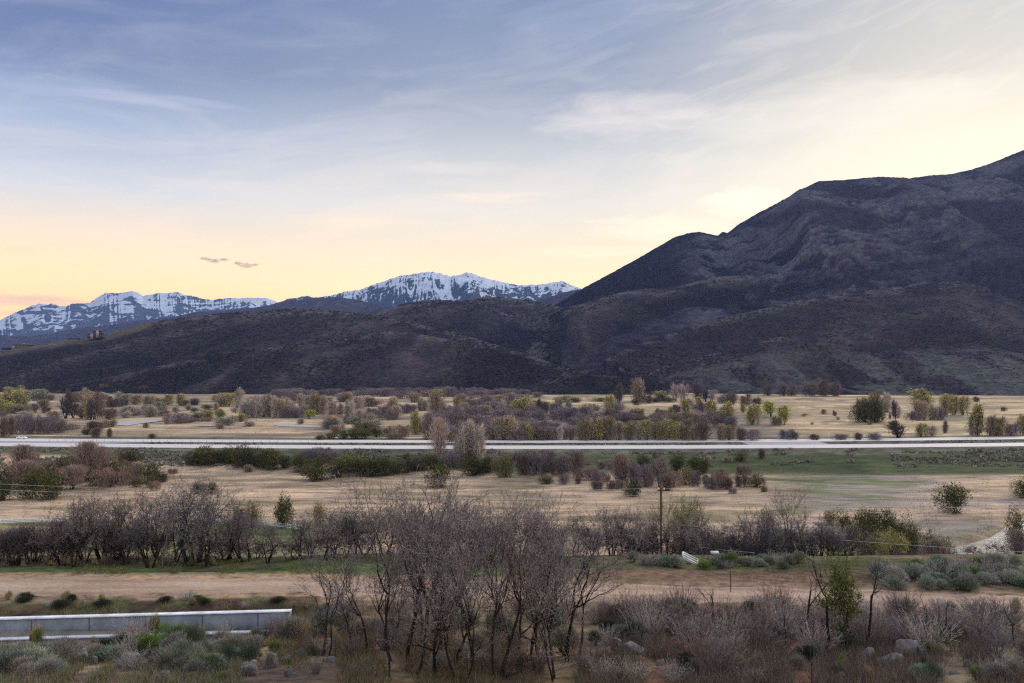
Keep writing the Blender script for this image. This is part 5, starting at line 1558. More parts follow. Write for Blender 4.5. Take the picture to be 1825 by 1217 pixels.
# sagebrush and other low shrubs, one by one
SAGE = '''
sage 15 1205 60 90;sage_round 60 1195 56 80;sage 95 1190 60 90;sage 30 1178 40 70;sage 125 1205 50 80;sage 150 1210 44 70;sage_round 130 1180 56 86;sage 75 1212 40 70;palestem 235 1192 50 60;palestem 250 1150 52 50;palestem 228 1145 46 50;sage 205 1203 44 60;sage_round 190 1195 36 56;sage 300 1200 50 66
sage 330 1185 56 70;sage 350 1205 44 60;sage 345 1160 60 66;sage 320 1170 50 60;greenshrub 308 1158 56 76;greenshrub 335 1148 40 50;rabbit 64 1162 54 44;rabbit 275 1140 54 40;tuft 165 1165 34 26;tuft 137 1163 26 22;tuft 84 1164 20 24;greenshrub 60 1164 24 40;darkshrub 215 1160 40 50;darkshrub 190 1165 34 50;sage 250 1175 40 46;sage 270 1165 40 50
sage 365 1172 40 50;greenshrub 370 1200 44 50;sage 410 1182 44 40;sage_round 435 1212 40 80;sage 470 1214 32 70;greenshrub 395 1214 24 50;greenshrub 345 1215 20 40;sage 165 1178 34 50;sage 115 1170 40 60;sage 0 1190 50 70;sage 400 1150 34 50;greenshrub 490 1158 20 30;greenshrub 555 1168 24 36;tuft 540 1140 36 40;tuft 510 1135 30 40;tuft 600 1150 26 40;tuft 590 1135 24 40
sage 580 1095 26 34;sage 618 1118 34 50;sage 640 1130 30 50;tuft 480 1150 22 40;tuft 445 1150 24 34;sage 455 1135 20 34;greenshrub 170 1215 18 40;greenshrub 250 1214 18 30;sage 290 1216 24 50;palestem 205 1152 30 30;redstem 430 1150 30 36;redstem 470 1152 28 36;redstem 400 1165 26 30
darkshrub 1130 1140 40 60;darkshrub 1085 1130 34 40;darkshrub 1110 1138 30 50;darkshrub 1100 1108 36 60;darkshrub 1190 1100 36 50;sage 1090 1180 60 24;sage 1070 1190 40 50;sage 1060 1150 36 40;darkshrub 1340 1098 34 44;sage_round 1650 1212 40 60;sage 1690 1216 44 70;sage 1720 1214 40 60;greenshrub 1740 1212 34 44;sage 1775 1216 42 70;sage 1810 1214 44 60;palestem 1800 1200 44 50;palestem 1765 1214 40 50;sage 1820 1196 34 40
palestem 1130 1214 44 60;palestem 1200 1214 40 60;palestem 1080 1214 46 60;tuft 1550 1212 30 40;tuft 1500 1214 20 30;palestem 1340 1216 30 50;darkshrub 1645 1190 24 30;greenshrub 1660 1205 22 30
'''
NAMES = {'sage': ('shaggy grey-green sagebrush', 'sagebrush'), 'sage_round': ('rounded grey-green sagebrush', 'sagebrush'), 'rabbit': ('yellow-topped rabbitbrush', 'shrub'), 'greenshrub': ('fresh green shrub', 'shrub'), 'darkshrub': ('dark green shrub', 'shrub'), 'palestem': ('pale leafless shrub', 'shrub'), 'redstem': ('red twiggy shrub', 'shrub'), 'tuft': ('tall dry grass tuft', 'grass tuft'), 'greystem': ('grey twiggy shrub', 'shrub')}


def low(kind, px, py, h, w, where):
    x, y, z = hit(px, py); VAR[kind] = VAR.get(kind, -1) + 1
    o = plant(kind, VAR[kind], (x, y, z - .04), h * y / F, w * y / F / 1.25)
    d, c = NAMES[kind]
    tag(o, cat=c, group=f'{d} plants {where}'); queue(o, px, d, where)


for tok in SAGE.replace('\n', ';').split(';'):
    if tok.strip():
        k, px, py, h, w = tok.split(); px = float(px)
        if k.startswith('sage') and blocked(px, float(py), float(h), float(w) * .6):
            continue
        low(k, px, float(py), float(h), float(w), 'on the bank before the concrete wall' if px < 700 else 'in the rocky brush at bottom right')
for i in range(70):
    px = rq.uniform(-5, 470); py = rq.uniform(1158, 1216)
    if blocked(px, py, 44, 62):
        continue
    low(rq.choice(['sage', 'sage', 'sage_round', 'sage', 'palestem', 'greenshrub', 'sage']), px, py, min(rq.uniform(34, 54), py - (1143 if px < 215 else 1125)), rq.uniform(50, 76), 'under the concrete wall, ' + ('at left' if px < 235 else 'at right'))
for i in range(46):
    px = rq.uniform(1085, 1840); py = rq.uniform(1090, 1214)
    if blocked(px, py, 36, 50):
        continue
    low(rq.choice(['sage', 'darkshrub', 'palestem', 'sage', 'tuft']), px, py, rq.uniform(28, 44), rq.uniform(40, 60), 'in red brush ' + ('left of the green sapling' if px < 1505 else 'right of the green sapling'))
for i in range(30):
    px = 1130 + i * 10 + rq.uniform(-5, 5)
    if 1208 < px < 1252:
        px += 44
    low(rq.choice(['sage', 'sage_round', 'sage', 'palestem', 'greenshrub']), px, rq.uniform(1000, 1014), rq.uniform(16, 30), rq.uniform(24, 40), 'behind the road right of the pole')
for i in range(46):
    px = rq.uniform(1560, 1830); py = rq.uniform(1012, 1055)
    low(rq.choice(['sage_round', 'sage_round', 'sage', 'greenshrub', 'palestem', 'sage_round']), px, py, rq.uniform(24, 38), rq.uniform(34, 52), 'behind the road at its right end')
for k_, px, py, h, w in (('tuft', 500, 1134, 34, 30), ('tuft', 522, 1130, 36, 34), ('sage', 512, 1140, 34, 40), ('tuft', 536, 1126, 34, 36), ('greystem', 490, 1136, 30, 34), ('sage', 470, 1142, 26, 40), ('tuft', 548, 1134, 28, 34), ('redstem', 527, 1140, 30, 30), ('greystem', 508, 1142, 56, 56), ('sage', 530, 1140, 46, 54), ('redstem', 488, 1141, 44, 44), ('palestem', 396, 1140, 34, 40), ('tuft', 360, 1140, 28, 30)):
    low(k_, px, py, h, w, 'at the right end of the concrete wall')
for i in range(14):
    px = rq.uniform(20, 480)
    low(rq.choice(['tuft', 'greenshrub', 'tuft', 'redstem']), px, rq.uniform(1004, 1012), rq.uniform(10, 22), rq.uniform(14, 30), 'on the verge before the oaks')
for i in range(20):
    px = rq.uniform(0, 500)
    low(rq.choice(['sage', 'palestem', 'darkshrub', 'greenshrub', 'tuft', 'darkshrub']), px, rq.uniform(1068, 1086), rq.uniform(12, 22), rq.uniform(20, 40), 'on the bank behind the concrete wall')

# boulders
BP = [boulder(1000 + s, col, fl) for s, (col, fl) in enumerate([((.16, .125, .115), .72), ((.19, .148, .13), .9), ((.12, .11, .112), .65), ((.16, .138, .135), .55), ((.22, .18, .165), .8)])]
BMESH = [mesh_np('boulder', P, None, Fc, c, True, M_ROCK) for P, Fc, c in BP]
ROCKS = '''
0 145 1182 34 44 pinkish split boulder among sagebrush under the concrete wall
1 168 1184 24 24 small pale boulder touching the pinkish split boulder
4 238 1186 34 60 wide cracked boulder behind the pale leafless shrub
2 214 1192 22 30 low grey boulder left of the wide cracked boulder
0 283 1196 26 40 brown boulder right of the pale leafless shrub
0 447 1203 38 54 broad round-backed brown boulder, largest of the pair by the lone oak
1 484 1190 40 42 upright tan boulder behind the broad round-backed boulder
2 517 1206 26 34 low dark grey boulder right of the boulder pair
2 494 1174 20 20 small round grey boulder behind the upright tan boulder
0 512 1180 20 32 reddish boulder next to the small round grey one
2 535 1170 24 34 dark boulder left of the lone oak trunk
0 440 1172 18 26 reddish half-hidden boulder behind the broad boulder
3 462 1170 14 20 tiny reddish rock behind the broad boulder
2 590 1180 18 50 flat dark boulder at the lone oak foot
3 1125 1164 40 90 long sloping slab boulder in the red brush
4 1062 1140 26 30 pale pinkish boulder at left of the long slab
1 1100 1160 44 44 dark upright boulder against the long slab
4 1176 1186 26 30 light split boulder below the long slab
2 1210 1158 24 18 small grey upright boulder in the red brush
2 1392 1156 22 20 round pale grey boulder in the red brush
2 1336 1164 16 18 small bluish-grey boulder in the red brush
3 1545 1172 34 70 layered dark rock at left of the rock group
4 1615 1168 52 76 tall pale pointed rock in the rock group
0 1648 1170 44 50 rounded grey-brown rock at right of the rock group
3 1590 1182 36 80 broad flat rock at front of the rock group
0 1724 1188 28 32 round brown boulder alone below the stump
2 1698 1202 22 50 flat grey boulder before the round brown boulder
2 1600 1216 12 30 half-buried grey boulder at the bottom edge
2 1420 1162 26 34 dark purple-grey boulder under the broken grey snag
4 826 992 16 34 pinkish boulder behind the road, left of three
1 862 992 15 30 tan boulder behind the road, middle of three
0 958 990 18 34 brown-pink boulder behind the road, right of three
2 982 996 24 30 pale grey boulder behind the road in the oak clump gap
2 184 1076 9 14 grey rock on the bank behind the concrete wall
4 58 1068 8 14 pale small rock at the left end of the bank
4 155 1066 7 10 pale small rock in the middle of the bank
4 240 1070 8 12 pale small rock at the right part of the bank
'''
for ln in ROCKS.strip().split('\n'):
    v, px, py, h, w, lab = ln.split(None, 5); v = int(v); px, py, h, w = map(float, (px, py, h, w))
    x, y, z = hit(px, py); P = BP[v][0]
    o = link('boulder', BMESH[v]); o.location = (x, y, z - 0.10)
    s = y / F * (0.8 if px < 700 else 0.62)
    o.scale = (w * s, w * s * 0.8, h * s / (P[:, 2].max()) * 1.1); o.rotation_euler = (0, 0, rq.uniform(-.5, .5) + (3.1 if rq.random() < .4 else 0))
    tag(o, lab, 'rock', 'boulders')

# ================================================================== built things
CONC = None


def concrete(name, base):
    m, nt, b = new_mat(name)
    v = mapping(nt); n1 = noise_tex(nt, v, 2.2, 6, 0.65); n2 = noise_tex(nt, mapping(nt, (1.2, 1.2, 0.25)), 1.1, 5, 0.6)
    r = ramp(nt, [(0.3, tuple(x * .72 for x in base)), (0.55, base), (0.75, tuple(min(.95, x * 1.18) for x in base))])
    r2 = ramp(nt, [(0.3, (0.75,) * 3), (0.6, (1.05,) * 3)])
    nt.links.new(n1.outputs['Fac'], r.inputs[0]); nt.links.new(n2.outputs['Fac'], r2.inputs[0])
    nt.links.new(mixrgb(nt, 1.0, r.outputs[0], r2.outputs[0], 'MULTIPLY'), b.inputs['Base Color'])
    b.inputs['Roughness'].default_value = 0.85; bump(nt, b, n1.outputs['Fac'], 0.25, 0.02)
    return m


M_CON = concrete('grey_concrete', (0.245, 0.255, 0.275)); M_JOINT = flat_mat('dark_joint', (0.09, 0.09, 0.095)); M_CAP = concrete('pale_concrete_edge', (0.78, 0.78, 0.80))


def wall_run(name, x0, x1, yf, z0, z1, th, label, cap=0.05, n=44, joints=False):
    root = empty(name, (0, 0, 0)); xs = np.linspace(x0, x1, n)

    def prism(ys0, ys1, za, zb):
        mb = MB(); V = []
        for x, a, b_, c_, d_ in zip(xs, ys0, ys1, za, zb):
            V += [(x, a, c_), (x, b_, c_), (x, b_, d_), (x, a, d_)]
        Q = []
        for i in range(n - 1):
            o_ = 4 * i
            for j in range(4):
                Q.append((o_ + j, o_ + 4 + j, o_ + 4 + (j + 1) % 4, o_ + (j + 1) % 4))
        Q += [(0, 1, 2, 3), (4 * n - 1, 4 * n - 2, 4 * n - 3, 4 * n - 4)]
        mb.add(V, Q); return mb
    y = yf(xs); o1 = np.ones(n)
    prism(y, y + th, o1 * z0, o1 * (z1 - cap)).build('body', M_CON, root)
    prism(y - 0.02, y + th + 0.02, o1 * (z1 - cap), o1 * z1).build('coping', M_CAP, root)
    if joints:
        for xj in np.arange(x1 - 1.4, x0, -2.4):
            mb = MB(); mb.box((xj, float(yf(X_([xj]))[0]) - 0.004, (z0 + z1 - cap) / 2), (0.035, 0.02, z1 - z0 - cap), rz=0.09); mb.build('joint', M_JOINT, root)
    return tag(root, label, 'wall')


wall_run('concrete_wall', -70, -9.95, wall_y, 31.6, 32.83, 0.3, 'long grey concrete retaining wall with a pale top edge below the dirt road', 0.05, joints=True)
wall_run('concrete_kerb', -70, -10.75, near_y, 31.6, 32.14, 0.22, 'low pale concrete kerb wall running before the taller concrete wall', 0.08)

xb = np.linspace(-70, -10.8, 90); zb = np.interp(xb, [-70, -24, -10], [32.38, 32.36, 31.99]); tt = np.linspace(0, 1, 5)
yb0 = wall_y(xb) - 0.03; yb1 = near_y(xb) + 0.18
Yb = yb0[:, None] * (1 - tt) + yb1[:, None] * tt; Zb = zb[:, None] * (1 - tt) + np.minimum(zb, 32.11)[:, None] * tt
struct('channel_bed_path', mesh_np('channel_bed_path', np.stack([np.broadcast_to(xb[:, None], Yb.shape), Yb, Zb], -1).reshape(-1, 3), grid_faces(90, 5)[:, ::-1], None, None, True, concrete('dusty_channel_bed', (0.22, 0.18, 0.15))))

# white rail fence
fr = empty('rail_fence', (0, 0, 0)); tag(fr, 'white post-and-rail fence running behind the oak row', 'fence')
M_WHITE = flat_mat('white_paint', (0.80, 0.81, 0.83), 0.6, 0.3, 0.05)
FP = [(-60, 921.5), (0, 923.5), (60, 921), (130, 919), (200, 917), (260, 914), (305, 912.5), (340, 914), (380, 918), (420, 921.5), (460, 926), (495, 929.5), (520, 932.5), (552, 935)]
pts = []
for px, py in FP:
    Yb = (ZC - 0.6) * F / (py + 7 - HY); pts.append(((px - CX) / F * Yb, Yb))
pts = X_(pts); seg = np.concatenate([[0], np.cumsum(np.linalg.norm(np.diff(pts, axis=0), axis=1))])
s_ = np.arange(0, seg[-1], 2.6); fx = np.interp(s_, seg, pts[:, 0]); fy = np.interp(s_, seg, pts[:, 1]); fz = gz(fx, fy)
post_me = None
for x, y, z in zip(fx, fy, fz):
    if post_me is None:
        mb = MB(); mb.box((0, 0, 0.72), (0.17, 0.17, 1.5)); mb.box((0, 0, 1.5), (0.22, 0.22, 0.07), taper=0.6); post_me = mb.mesh('post', M_WHITE)
    p = link('post', post_me, fr); p.location = (x, y, z)
for hh in (0.42, 0.82, 1.22):
    mb = MB(); mb.poly_tube(np.stack([fx, fy, fz + hh], 1), np.full(len(fx), 0.105), 4); mb.build('rail', M_WHITE, fr)

# utility pole and wires
M_WOOD = flat_mat('weathered_pole_wood', (0.11, 0.065, 0.045), 0.9, 0.05, 0.35, 2.0, 0.5, 0.02)
M_WIRE = flat_mat('dull_wire', (0.42, 0.42, 0.40), 0.5, 0.4, 0.05)
M_PORC = flat_mat('white_porcelain', (0.8, 0.78, 0.72), 0.3, 0.5, 0.05)
px_, Yp = 1178, 58.0
xp, yp, zp = on_ground(px_, Yp); zt = ZC - (868 - HY) * Yp / F
pole = empty('utility_pole', (xp, yp, zp)); tag(pole, 'weathered brown utility pole rising from bare trees behind the sagebrush', 'pole')
mb = MB(); mb.poly_tube([(0, 0, -0.3), (0, 0, (zt - zp) * .5), (0, 0, zt - zp)], [0.10, 0.09, 0.075], 10); mb.build('post', M_WOOD, pole, True)
mb = MB(); mb.box((0, -0.14, zt - zp - 0.22), (0.46, 0.08, 0.09)); mb.build('crossarm', M_WOOD, pole)
for dx in (-0.2, 0.2):
    mb = MB(); mb.poly_tube([(dx, -0.14, zt - zp - 0.16), (dx, -0.14, zt - zp - 0.10), (dx, -0.14, zt - zp - 0.02)], [0.03, 0.05, 0.025], 8); mb.build('insulator', M_PORC, pole)


def wire(a, b, sag, label, r=0.012):
    t = np.linspace(0, 1, 40)[:, None]; P = X_(a)[None] * (1 - t) + X_(b)[None] * t; P[:, 2] -= (sag * 4 * t * (1 - t))[:, 0]
    mb = MB(); mb.poly_tube(P, np.full(40, r), 4); tag(mb.build('power_line', M_WIRE), label, 'wire')


wire((xp + .2, yp - .14, zt - .05), W(1850, 906, 52), 0.35, 'upper wire running right from the utility pole over the meadow')
wire((xp + .2, yp - .1, zt - .55), W(1850, 922, 52), 0.35, 'second wire running right from the utility pole, below the upper one')
wire(W(-30, 861, 62), (xp - .2, yp - .14, zt - .05), 0.5, 'upper wire running left from the utility pole above the oak row')
wire(W(-30, 871, 62), (xp - .2, yp - .1, zt - .55), 0.5, 'lower wire running left from the utility pole above the oak row')
wire((xp, yp, zt - 2.6), W(1850, 985, 50), 0.2, 'low wire sloping down right from mid pole across bare trees')
wire((xp, yp, zt - 3.9), W(1345, 985, 50), 0.1, 'lowest wire crossing the sagebrush right of the pole')

# tilted pale slab and a small one
M_PALE = concrete('whitish_slab', (0.68, 0.66, 0.62))
mb = MB(); mb.box((0, 0, 0), (1.05, 0.55, 0.10)); mb.box((0, 0, 0.075), (0.9, 0.06, 0.05)); mb.box((0, 0.18, 0.075), (0.9, 0.05, 0.05)); mb.box((0, -0.18, 0.075), (0.9, 0.05, 0.05))
o = mb.build('pallet', M_PALE); x, y, z = hit(1230, 1004); o.location = (x, y, z + 0.24); o.rotation_euler = (math.radians(38), math.radians(28), 0.15)
tag(o, 'whitish wooden pallet leaning among sagebrush behind the road', 'pallet')
mb = MB(); mb.box((0, 0, 0), (0.5, 0.3, 0.14), taper=0.85); o = mb.build('concrete_block', M_PALE); x, y, z = hit(1274, 995); o.location = (x, y, z + 0.35)
tag(o, 'small white block lying in sagebrush right of the pallet', 'block')
mb = MB(); mb.poly_tube([(0, 0, -0.1), (0, 0, 0.55), (0, 0, 1.1)], [0.02, 0.02, 0.018], 6); o = mb.build('marker_post', M_WOOD); x, y, z = hit(1302, 1056); o.location = (x, y, z)
tag(o, 'thin wooden marker stake on the near edge of the dirt road', 'stake')

# roadside signs at the highway
M_SIGN = flat_mat('white_sign_face', (0.8, 0.8, 0.78), 0.5, 0.3, 0.03)
for px, Yv, h, lab in ((1477, 392, 3.4, 'small white highway sign at the right end of the crossover'), (1079, 346, 3.0, 'thin white marker post on the near highway shoulder')):
    X = (px - CX) / F * Yv; root = empty('road_sign', (X, Yv, 5.6)); tag(root, lab, 'sign')
    mb = MB(); mb.poly_tube([(0, 0, 0), (0, 0, h)], [0.06, 0.06], 6); mb.build('post', M_WHITE, root)
    mb = MB(); mb.box((0, -0.08, h - 0.3), (0.75 if h > 3.2 else 0.3, 0.04, 0.6)); mb.build('sign_panel', M_SIGN, root)
# wire fence posts along the far highway shoulder
mb = MB(); mb.poly_tube([(0, 0, -0.2), (0, 0, 0.7), (0, 0, 1.35)], [0.07, 0.065, 0.06], 6); pm = mb.mesh('roadside_post', flat_mat('grey_post_wood', (0.15, 0.13, 0.12)))
for i in range(34):
    px = 88 + i * 14.0
    Yv = float(hwy_far((px - CX) / F * 375.0)) - 8.0
    o = link('roadside_post', pm); o.location = ((px - CX) / F * Yv, Yv, 6.0)
    tag(o, cat='post', group='thin posts between the highway lanes'); queue(o, px, 'thin grey post', 'between the two highway lanes')

# the white car
M_CAR = flat_mat('white_car_paint', (0.78, 0.80, 0.84), 0.25, 0.6, 0.02); M_GLS = flat_mat('dark_car_glass', (0.03, 0.035, 0.045), 0.1, 0.8, 0.02); M_TYR = flat_mat('black_rubber', (0.02, 0.02, 0.02), 0.8, 0.2); M_RIM = flat_mat('alloy_rim', (0.5, 0.5, 0.52), 0.4, 0.5, 0.05, metal=0.8); M_RED = flat_mat('red_lamp_lens', (0.4, 0.03, 0.03), 0.3, 0.5)
Yv = 392.6; Xv = (39 - CX) / F * Yv
car = empty('parked_car', (Xv, Yv, 6.17), 0.0); car.name = 'car'; tag(car, 'white saloon car driving on the far highway lane at far left', 'car')
prof = X_([(-2.30, 0.45), (-2.33, 0.72), (-2.22, 0.93), (-1.75, 1.02), (-1.15, 1.38), (-0.45, 1.47), (0.25, 1.43), (1.05, 1.02), (1.75, 0.90), (2.22, 0.74), (2.32, 0.52), (2.25, 0.30), (-2.2, 0.28)])
mb = MB(); rows = []
for yy, sx in ((-0.88, 0.985), (-0.80, 1.0), (0.80, 1.0), (0.88, 0.985)):
    inset = 1.0 if abs(yy) < .85 else 0.96
    rows.append(np.stack([prof[:, 0] * sx, np.where(prof[:, 1] > 1.0, yy * 0.86, yy), 0.28 + (prof[:, 1] - 0.28) * inset], 1))
n = len(prof); Vv = np.concatenate(rows); Qd = []
for r in range(3):
    for j in range(n):
        Qd.append((r * n + j, r * n + (j + 1) % n, (r + 1) * n + (j + 1) % n, (r + 1) * n + j))
mb.add(Vv, Qd); 
for r, sg in ((0, 1), (3, -1)):
    cidx = [(r * n, r * n + j, r * n + j + 1) for j in range(1, n - 1)]; mb.add(Vv, None, cidx if sg > 0 else [c[::-1] for c in cidx])
mb.build('body', M_CAR, car, False)
for sgn in (-1, 1):
    for a, b_ in ((-1.20, -0.42), (-0.36, 0.42)):
        mb = MB(); zb = 1.04; yb = sgn * 0.79
        top0 = np.interp(a, [-1.6, -1.1, .3, 1.0], [1.06, 1.34, 1.37, 1.06]); top1 = np.interp(b_, [-1.6, -1.1, .3, 1.0], [1.06, 1.34, 1.37, 1.06])
        v = X_([(a - .1, yb, zb), (b_ + (.25 if b_ > 0 else 0), yb, zb), (b_, yb * .985, top1), (a, yb * .985, top0)])
        mb.add(np.concatenate([v, v + X_([0, -sgn * .03, 0])]), [[0, 1, 2, 3], [7, 6, 5, 4], [0, 4, 5, 1], [1, 5, 6, 2], [2, 6, 7, 3], [3, 7, 4, 0]]); mb.build('window', M_GLS, car)
for (x0, z0_), (x1, z1_) in (((0.38, 1.405), (1.0, 1.07)), ((-1.2, 1.375), (-1.68, 1.06))):
    mb = MB(); v = X_([(x0, -.64, z0_ + .03), (x1, -.68, z1_ + .03), (x1, .68, z1_ + .03), (x0, .64, z0_ + .03)]); mb.add(np.concatenate([v, v - X_([0, 0, .04])]), [[0, 1, 2, 3], [7, 6, 5, 4], [0, 4, 5, 1], [1, 5, 6, 2], [2, 6, 7, 3], [3, 7, 4, 0]]); mb.build('windscreen' if x0 > 0 else 'rear_window', M_GLS, car)
for wx in (-1.42, 1.42):
    for wy in (-0.80, 0.80):
        mb = MB(); a = np.linspace(0, 2 * np.pi, 25); V2 = []
        mb.poly_tube([(wx, wy - .12, 0.33), (wx, wy, 0.33), (wx, wy + .12, 0.33)], [0.33, 0.34, 0.33], 20); wh = mb.build('wheel', M_TYR, car)
        mb = MB(); mb.poly_tube([(wx, wy - .14, 0.33), (wx, wy + .14, 0.33)], [0.21, 0.21], 14); mb.build('rim', M_RIM, wh)
for sx, mat, nm in ((2.27, M_PORC, 'headlight'), (-2.29, M_RED, 'tail_light')):
    for sy in (-.62, .62):
        mb = MB(); mb.box((sx, sy, 0.72), (0.10, 0.30, 0.12)); mb.build(nm, mat, car)

# houses on the shoulder of the long hill
M_HW = flat_mat('dark_timber_cladding', (0.045, 0.04, 0.042), 0.8, 0.2, 0.2); M_HL = flat_mat('pale_stone_cladding', (0.33, 0.29, 0.27), 0.9, 0.1, 0.2); M_HT = flat_mat('tan_cladding', (0.22, 0.15, 0.11), 0.9, 0.1, 0.15); M_RF = flat_mat('dark_roof_sheet', (0.035, 0.035, 0.042), 0.6, 0.3, 0.1); M_GW = flat_mat('house_window_glass', (0.10, 0.13, 0.18), 0.1, 0.8, 0.05)


def hpart(root, nm, mat, c, s, **kw):
    mb = MB(); mb.box(c, s, **kw); return mb.build(nm, mat, root)


def house_base(px, py):
    Xh, Yh, Zh, pxs = HILLS[-5]
    return px, py


YH = 1545.0; U = YH / F
h1 = empty('modern_house', W(172, 603, YH)); tag(h1, 'tall boxy dark house with pale stone towers on the hill shoulder', 'house')
hpart(h1, 'wall', M_HW, (-7.5, 0, 4), (9, 12, 9)); hpart(h1, 'wall', M_HL, (-5.5, -6.3, 4.0), (4.5, 2.5, 10)); hpart(h1, 'wall', M_HW, (2.0, 0, 6), (11, 13, 15)); hpart(h1, 'wall', M_HL, (5.6, -6.6, 8), (4.6, 3, 13)); hpart(h1, 'wall', M_HW, (-13, 0, 2.2), (6, 9, 5)); hpart(h1, 'wall', M_HW, (10, 0, 4.5), (5, 10, 9))
hpart(h1, 'roof', M_RF, (3.0, 0, 13.85), (15, 16, 0.7)); hpart(h1, 'roof', M_RF, (-7.0, 0, 8.85), (12, 14, 0.7)); hpart(h1, 'roof', M_RF, (10.5, 0, 9.3), (8, 12, 0.6)); hpart(h1, 'chimney', M_HL, (1, 2, 15.2), (2, 2, 2.6))
for c in ((-2.0, -6.55, 4.5), (0.2, -6.55, 9.5), (-9.6, -6.05, 5.5), (10.4, -5.05, 5.5)):
    hpart(h1, 'window', M_GW, c, (2.4, 0.12, 3.0))
h2 = empty('low_house', W(129, 607.5, YH)); tag(h2, 'low dark house with shallow roof between the boxy and hipped houses', 'house')
hpart(h2, 'wall', M_HW, (5, 0, 1.6), (19, 10, 5)); hpart(h2, 'wall', M_HL, (-9, -1, 0.8), (8, 8, 4)); hpart(h2, 'roof', M_RF, (6, 0, 5.0), (24, 13, 1.8), taper=0.7); hpart(h2, 'roof', M_RF, (-9, -1, 3.2), (11, 10, 0.9), taper=0.85); hpart(h2, 'chimney', M_HW, (-2, 1, 6.4), (1.6, 1.6, 2.4)); hpart(h2, 'window', M_GW, (-8.5, -5.05, 1.0), (2.6, 0.12, 1.8)); hpart(h2, 'window', M_GW, (4, -5.05, 1.8), (4, 0.12, 2.2))
h3 = empty('hipped_house', W(41, 619.5, YH)); tag(h3, 'tan house with broad hipped roof lowest on the hill shoulder', 'house')
hpart(h3, 'wall', M_HT, (0, 0, 2), (32, 13, 6)); hpart(h3, 'wall', M_HL, (-14, -6.8, 1.6), (6, 2, 5.2)); hpart(h3, 'roof', M_RF, (0, 0, 6.2), (40, 18, 2.6), taper=0.5); hpart(h3, 'chimney', M_HL, (2, 0, 8.2), (2.4, 2, 2.0))
for dx in (-8, -2, 6, 11):
    hpart(h3, 'window', M_GW, (dx, -6.55, 2.2), (2.6, 0.12, 2.8))
h4 = empty('shed', W(12, 623, YH)); tag(h4, 'small dark-roofed house at the very left end of the hill', 'house')
hpart(h4, 'wall', M_HW, (0, 0, 1.5), (14, 9, 4)); hpart(h4, 'roof', M_RF, (0, 0, 4.4), (18, 12, 2.0), taper=0.5)
h5 = empty('outbuilding', W(97, 612, YH)); tag(h5, 'tiny pale outbuilding with grey roof between two hill houses', 'outbuilding')
hpart(h5, 'wall', M_HL, (0, 0, 0.8), (9, 6, 3)); hpart(h5, 'roof', M_RF, (2, 0, 2.8), (12, 8, 1.0), taper=0.7)

# ================================================================== uncounted ground cover
def scatter_blades(name, n, pxr, pyr, h, w, cols, mat, keep=None, lean=0.35, by_row=True, clump=0.5, k=3):
    _YC = _YN if pyr[1] > 990 and pyr[0] > 980 else _YFAR
    rg = np.random.default_rng(len(name) * 13 + n)
    px = rg.uniform(*pxr, n); py = rg.uniform(*pyr, n)
    X = np.zeros(n); Y = np.zeros(n)
    # rows -> distance through the ground profile, column by column
    for i0 in range(0, n, 4000):
        s = slice(i0, min(n, i0 + 4000)); pp = px[s]
        Xs = (pp[:, None] - CX) / F * _YC[None]; Z = gz(Xs, np.broadcast_to(_YC[None], Xs.shape)); row = HY + F * (ZC - Z) / _YC[None]
        kx = np.argmax(row <= py[s][:, None], 1); Y[s] = _YC[kx] + rg.uniform(-.15, .15, len(pp)) * (_YC[np.minimum(kx + 1, len(_YC) - 1)] - _YC[kx]) * 3; X[s] = (pp - CX) / F * Y[s]
    m = vnoise(X / (Y * .02 + .1), Y / (Y * .035 + .1), 91) > clump
    if keep is not None:
        m &= keep(X, Y, px)
    X, Y = X[m], Y[m]; n = len(X); Z = gz(X, Y)
    X = np.repeat(X, k) + rg.normal(size=n * k) * h * .25; Y = np.repeat(Y, k) + rg.normal(size=n * k) * h * .25; Z = np.repeat(Z, k) - 0.02
    N = n * k
    D = np.stack([rg.normal(size=N) * lean, rg.normal(size=N) * lean, np.ones(N)], 1)
    cc = X_(cols)[rg.integers(0, len(cols), n)]; cc = np.repeat(cc, k, 0) * (1 + .22 * rg.normal(size=(N, 1)))
    mb = MB(); mb.blades(np.stack([X, Y, Z], 1), D, h * rg.uniform(.5, 1.3, N), w, np.clip(cc, .01, .9))
    return tag(mb.build(name, mat), kind='stuff')


_YN = np.linspace(14, 60, 420); _YFAR = np.geomspace(120, 1400, 420)
notroad = lambda X, Y, px: (np.abs(Y - road_y(X)) > 2.3) & ~((X < -9) & (Y > near_y(X) - .3) & (Y < wall_y(X) + .5))
scatter_blades('dry_grass', 19000, (-30, 1860), (1056, 1235), 0.26, 0.014, [(.30, .22, .12), (.24, .16, .09), (.16, .10, .06), (.33, .27, .17)], M_LEAF, notroad, clump=.42, k=4)
scatter_blades('green_grass', 10000, (-30, 1860), (1130, 1235), 0.2, 0.018, [(.10, .14, .04), (.14, .15, .04), (.08, .11, .04)], M_LEAF, notroad, clump=.58, k=4)
scatter_blades('verge_grass', 9000, (-30, 620), (1000, 1032), 0.14, 0.02, [(.12, .17, .05), (.16, .17, .06), (.26, .22, .12)], M_LEAF, notroad, clump=.45, k=4)
scatter_blades('roadside_grass', 5000, (560, 1860), (985, 1060), 0.16, 0.02, [(.30, .24, .15), (.2, .16, .1), (.13, .15, .07)], M_LEAF, notroad, clump=.5, k=4)
scatter_blades('leaf_litter', 22000, (500, 1600), (1085, 1235), 0.09, 0.05, [(.17, .075, .045), (.13, .06, .04), (.2, .11, .06)], M_LEAF, notroad, lean=2.5, clump=.4, k=3)
